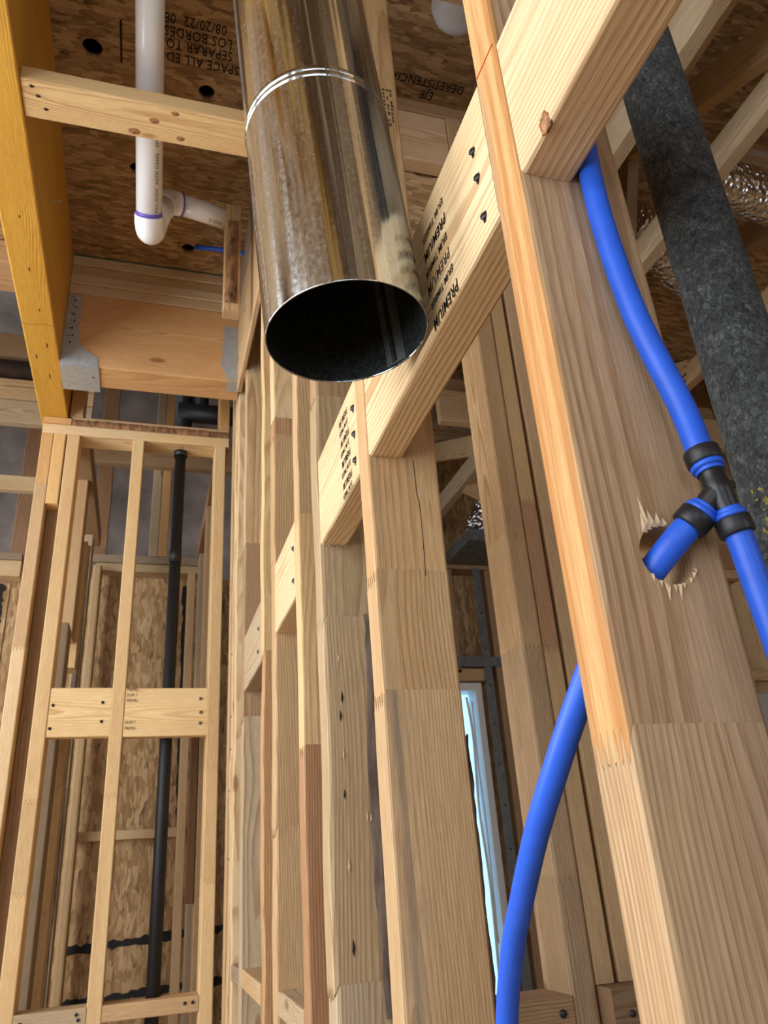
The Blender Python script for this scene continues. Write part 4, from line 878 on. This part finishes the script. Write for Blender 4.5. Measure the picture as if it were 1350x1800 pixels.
# far wall framing on the right, window, steel straps, flexible duct
for i, (xx, lab) in enumerate(((1.32, 'dim stud left of the steel strap on the far wall'), (1.53, 'dim stud right of the steel strap on the far wall'), (1.62, 'dark stud in the shaded far wall'))):
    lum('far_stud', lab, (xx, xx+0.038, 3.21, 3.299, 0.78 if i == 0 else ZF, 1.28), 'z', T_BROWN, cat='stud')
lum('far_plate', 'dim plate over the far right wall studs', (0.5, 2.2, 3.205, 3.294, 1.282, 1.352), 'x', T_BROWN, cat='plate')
lum('window_header', 'brown header over the narrow bright window', (1.10, 1.50, 3.21, 3.299, 0.745, 0.80), 'x', T_TAN, cat='board')
st = boxes('steel_strap', [(1.462, 1.500, 3.200, 3.204, ZF, 1.285)], 'dark_steel'); tag(st, 'dull vertical steel strap down the far wall', 'strap')
st2 = boxes('steel_strap', [(1.15, 2.0, 3.195, 3.199, 0.805, 0.850)], 'dark_steel'); tag(st2, 'dull horizontal steel strap crossing the far wall', 'strap')
for k in range(9): nail((1.481, 3.2, -0.3+k*0.17), (0, -1, 0), st, 0.005, 0.001, False)
win = empty('window_1', (1.32, 3.3, 0.1)); tag(win, 'narrow bright window in white frame with milky plastic film', None, None, 'structure')
boxes('window_frame', [(1.425, 1.455, 3.24, 3.33, -0.62, 0.74), (1.19, 1.22, 3.24, 3.33, -0.62, 0.74), (1.22, 1.425, 3.24, 3.33, 0.705, 0.74), (1.22, 1.425, 3.24, 3.33, -0.62, -0.585)], 'white_frame', win)
V = []; F = []; nx, nz_ = 8, 40; rnd = random.Random(2)
for i in range(nx+1):
    for k in range(nz_+1): V.append((1.22+0.205*i/nx-1.32, 0.0+rnd.uniform(-0.008, 0.008)-0.02, -0.585+1.29*k/nz_-0.1))
for i in range(nx):
    for k in range(nz_): a = i*(nz_+1)+k; F.append((a, a+1, a+nz_+2, a+nz_+1))
link('pane', mesh('pane', V, F, True), 'film', win, Matrix.Translation((1.32, 3.30, 0.1)))
tube('film_fold', [(1.385, 3.262, 0.68), (1.395, 3.258, 0.5), (1.388, 3.262, 0.2), (1.398, 3.258, -0.1), (1.392, 3.262, -0.5)], 0.006, 'white_frame', win, seg=8)
tube('film_fold', [(1.41, 3.262, 0.66), (1.405, 3.258, 0.4), (1.412, 3.262, 0.1), (1.405, 3.258, -0.3)], 0.004, 'white_frame', win, seg=8)
fx = empty('flexible_duct', (1.42, 3.0, 1.4)); tag(fx, 'ribbed silver flexible duct curving down in the dark room', 'duct')
pts = [(1.445, 2.95, 1.66), (1.452, 2.95, 1.58), (1.440, 2.95, 1.48), (1.400, 2.95, 1.40), (1.370, 2.95, 1.355)]
pp = []; rad = []
for i in range(len(pts)-1):
    for k in range(7):
        t = k/7; pp.append(tuple(pts[i][j]+(pts[i+1][j]-pts[i][j])*t for j in range(3))); rad.append(0.048 if k % 2 else 0.042)
link('hose', tube_mesh('hose', [Vector(p)-Vector((1.42, 3.0, 1.4)) for p in pp], rad, seg=24, sub=2), 'foil', fx, Matrix.Translation((1.42, 3.0, 1.4)))
vb = boxes('vent_boot', [(1.33, 1.56, 2.9, 3.194, 1.30, 1.355)], 'dark_steel', fx)
lum('far_joist', 'pale joist crossing behind the second stud in dark room', (0.9, 2.0, 2.85, 2.888, 1.79, 1.87), 'x', T_GREYL, cat='joist')
BR = empty('knee_brace', (1.45, 2.8, 1.6)); tag(BR, 'slanted tan brace in the dark room past second stud', 'brace')
a = Vector((1.28, 2.7, 1.42)); b_ = Vector((1.47, 2.7, 1.84)); d = (b_-a); L = d.length; d.normalize(); yy = Vector((0, -1, 0)); xx = yy.cross(d)
mw_ = Matrix(((xx.x, yy.x, d.x, (a.x+b_.x)/2), (xx.y, yy.y, d.y, (a.y+b_.y)/2), (xx.z, yy.z, d.z, (a.z+b_.z)/2), (0, 0, 0, 1)))
o = link('board', board_mesh('board', 0.089, 0.038, -L/2, L/2, 0.002), 'lumber', BR, mw_); setw(o, T_TAN)
# room glimpsed at the right edge past the nearest stud
lum('far_plate', 'pale plate glimpsed at right between stud and blue pipe', (2.0, 3.3, 2.60, 2.638, 1.05, 1.09), 'x', T_TAN, cat='plate')
lum('far_header', 'brown header above the glimpsed right plate', (2.0, 3.3, 2.61, 2.648, 1.095, 1.30), 'x', T_BROWN, cat='board')
lum('far_stud', 'tan stud glimpsed low at the right edge', (2.47, 2.508, 2.60, 2.689, ZF, 1.049), 'z', T_TAN, cat='stud')
lum('far_block', 'pale cross block glimpsed at the right edge', (2.0, 3.3, 2.59, 2.628, 0.60, 0.64), 'x', T_TAN, cat='block')
o = tube('black_riser', [(2.41, 2.72, ZF), (2.41, 2.72, 1.8)], 0.028, 'black_pipe', None); tag(o, 'black riser pipe glimpsed at the right edge', 'pipe')
o = boxes('steel_box', [(2.22, 2.44, 2.56, 2.60, 0.40, 0.54)], 'steel', None, 0.004); tag(o, 'pale steel bracket box glimpsed beside the near stud', 'box')

# illegible grade stamp high on the second stud
rnd = random.Random(12)
for i in range(5):
    x = 0.281+i*0.0058
    for k in range(10):
        z = 1.10-k*0.0085
        if rnd.random() < 0.85: boxes('stamp_mark', [(x, x+rnd.uniform(0.002, 0.0042), 0.7565, 0.7569, z-rnd.uniform(0.004, 0.0075), z)], 'ink_soft', s2)
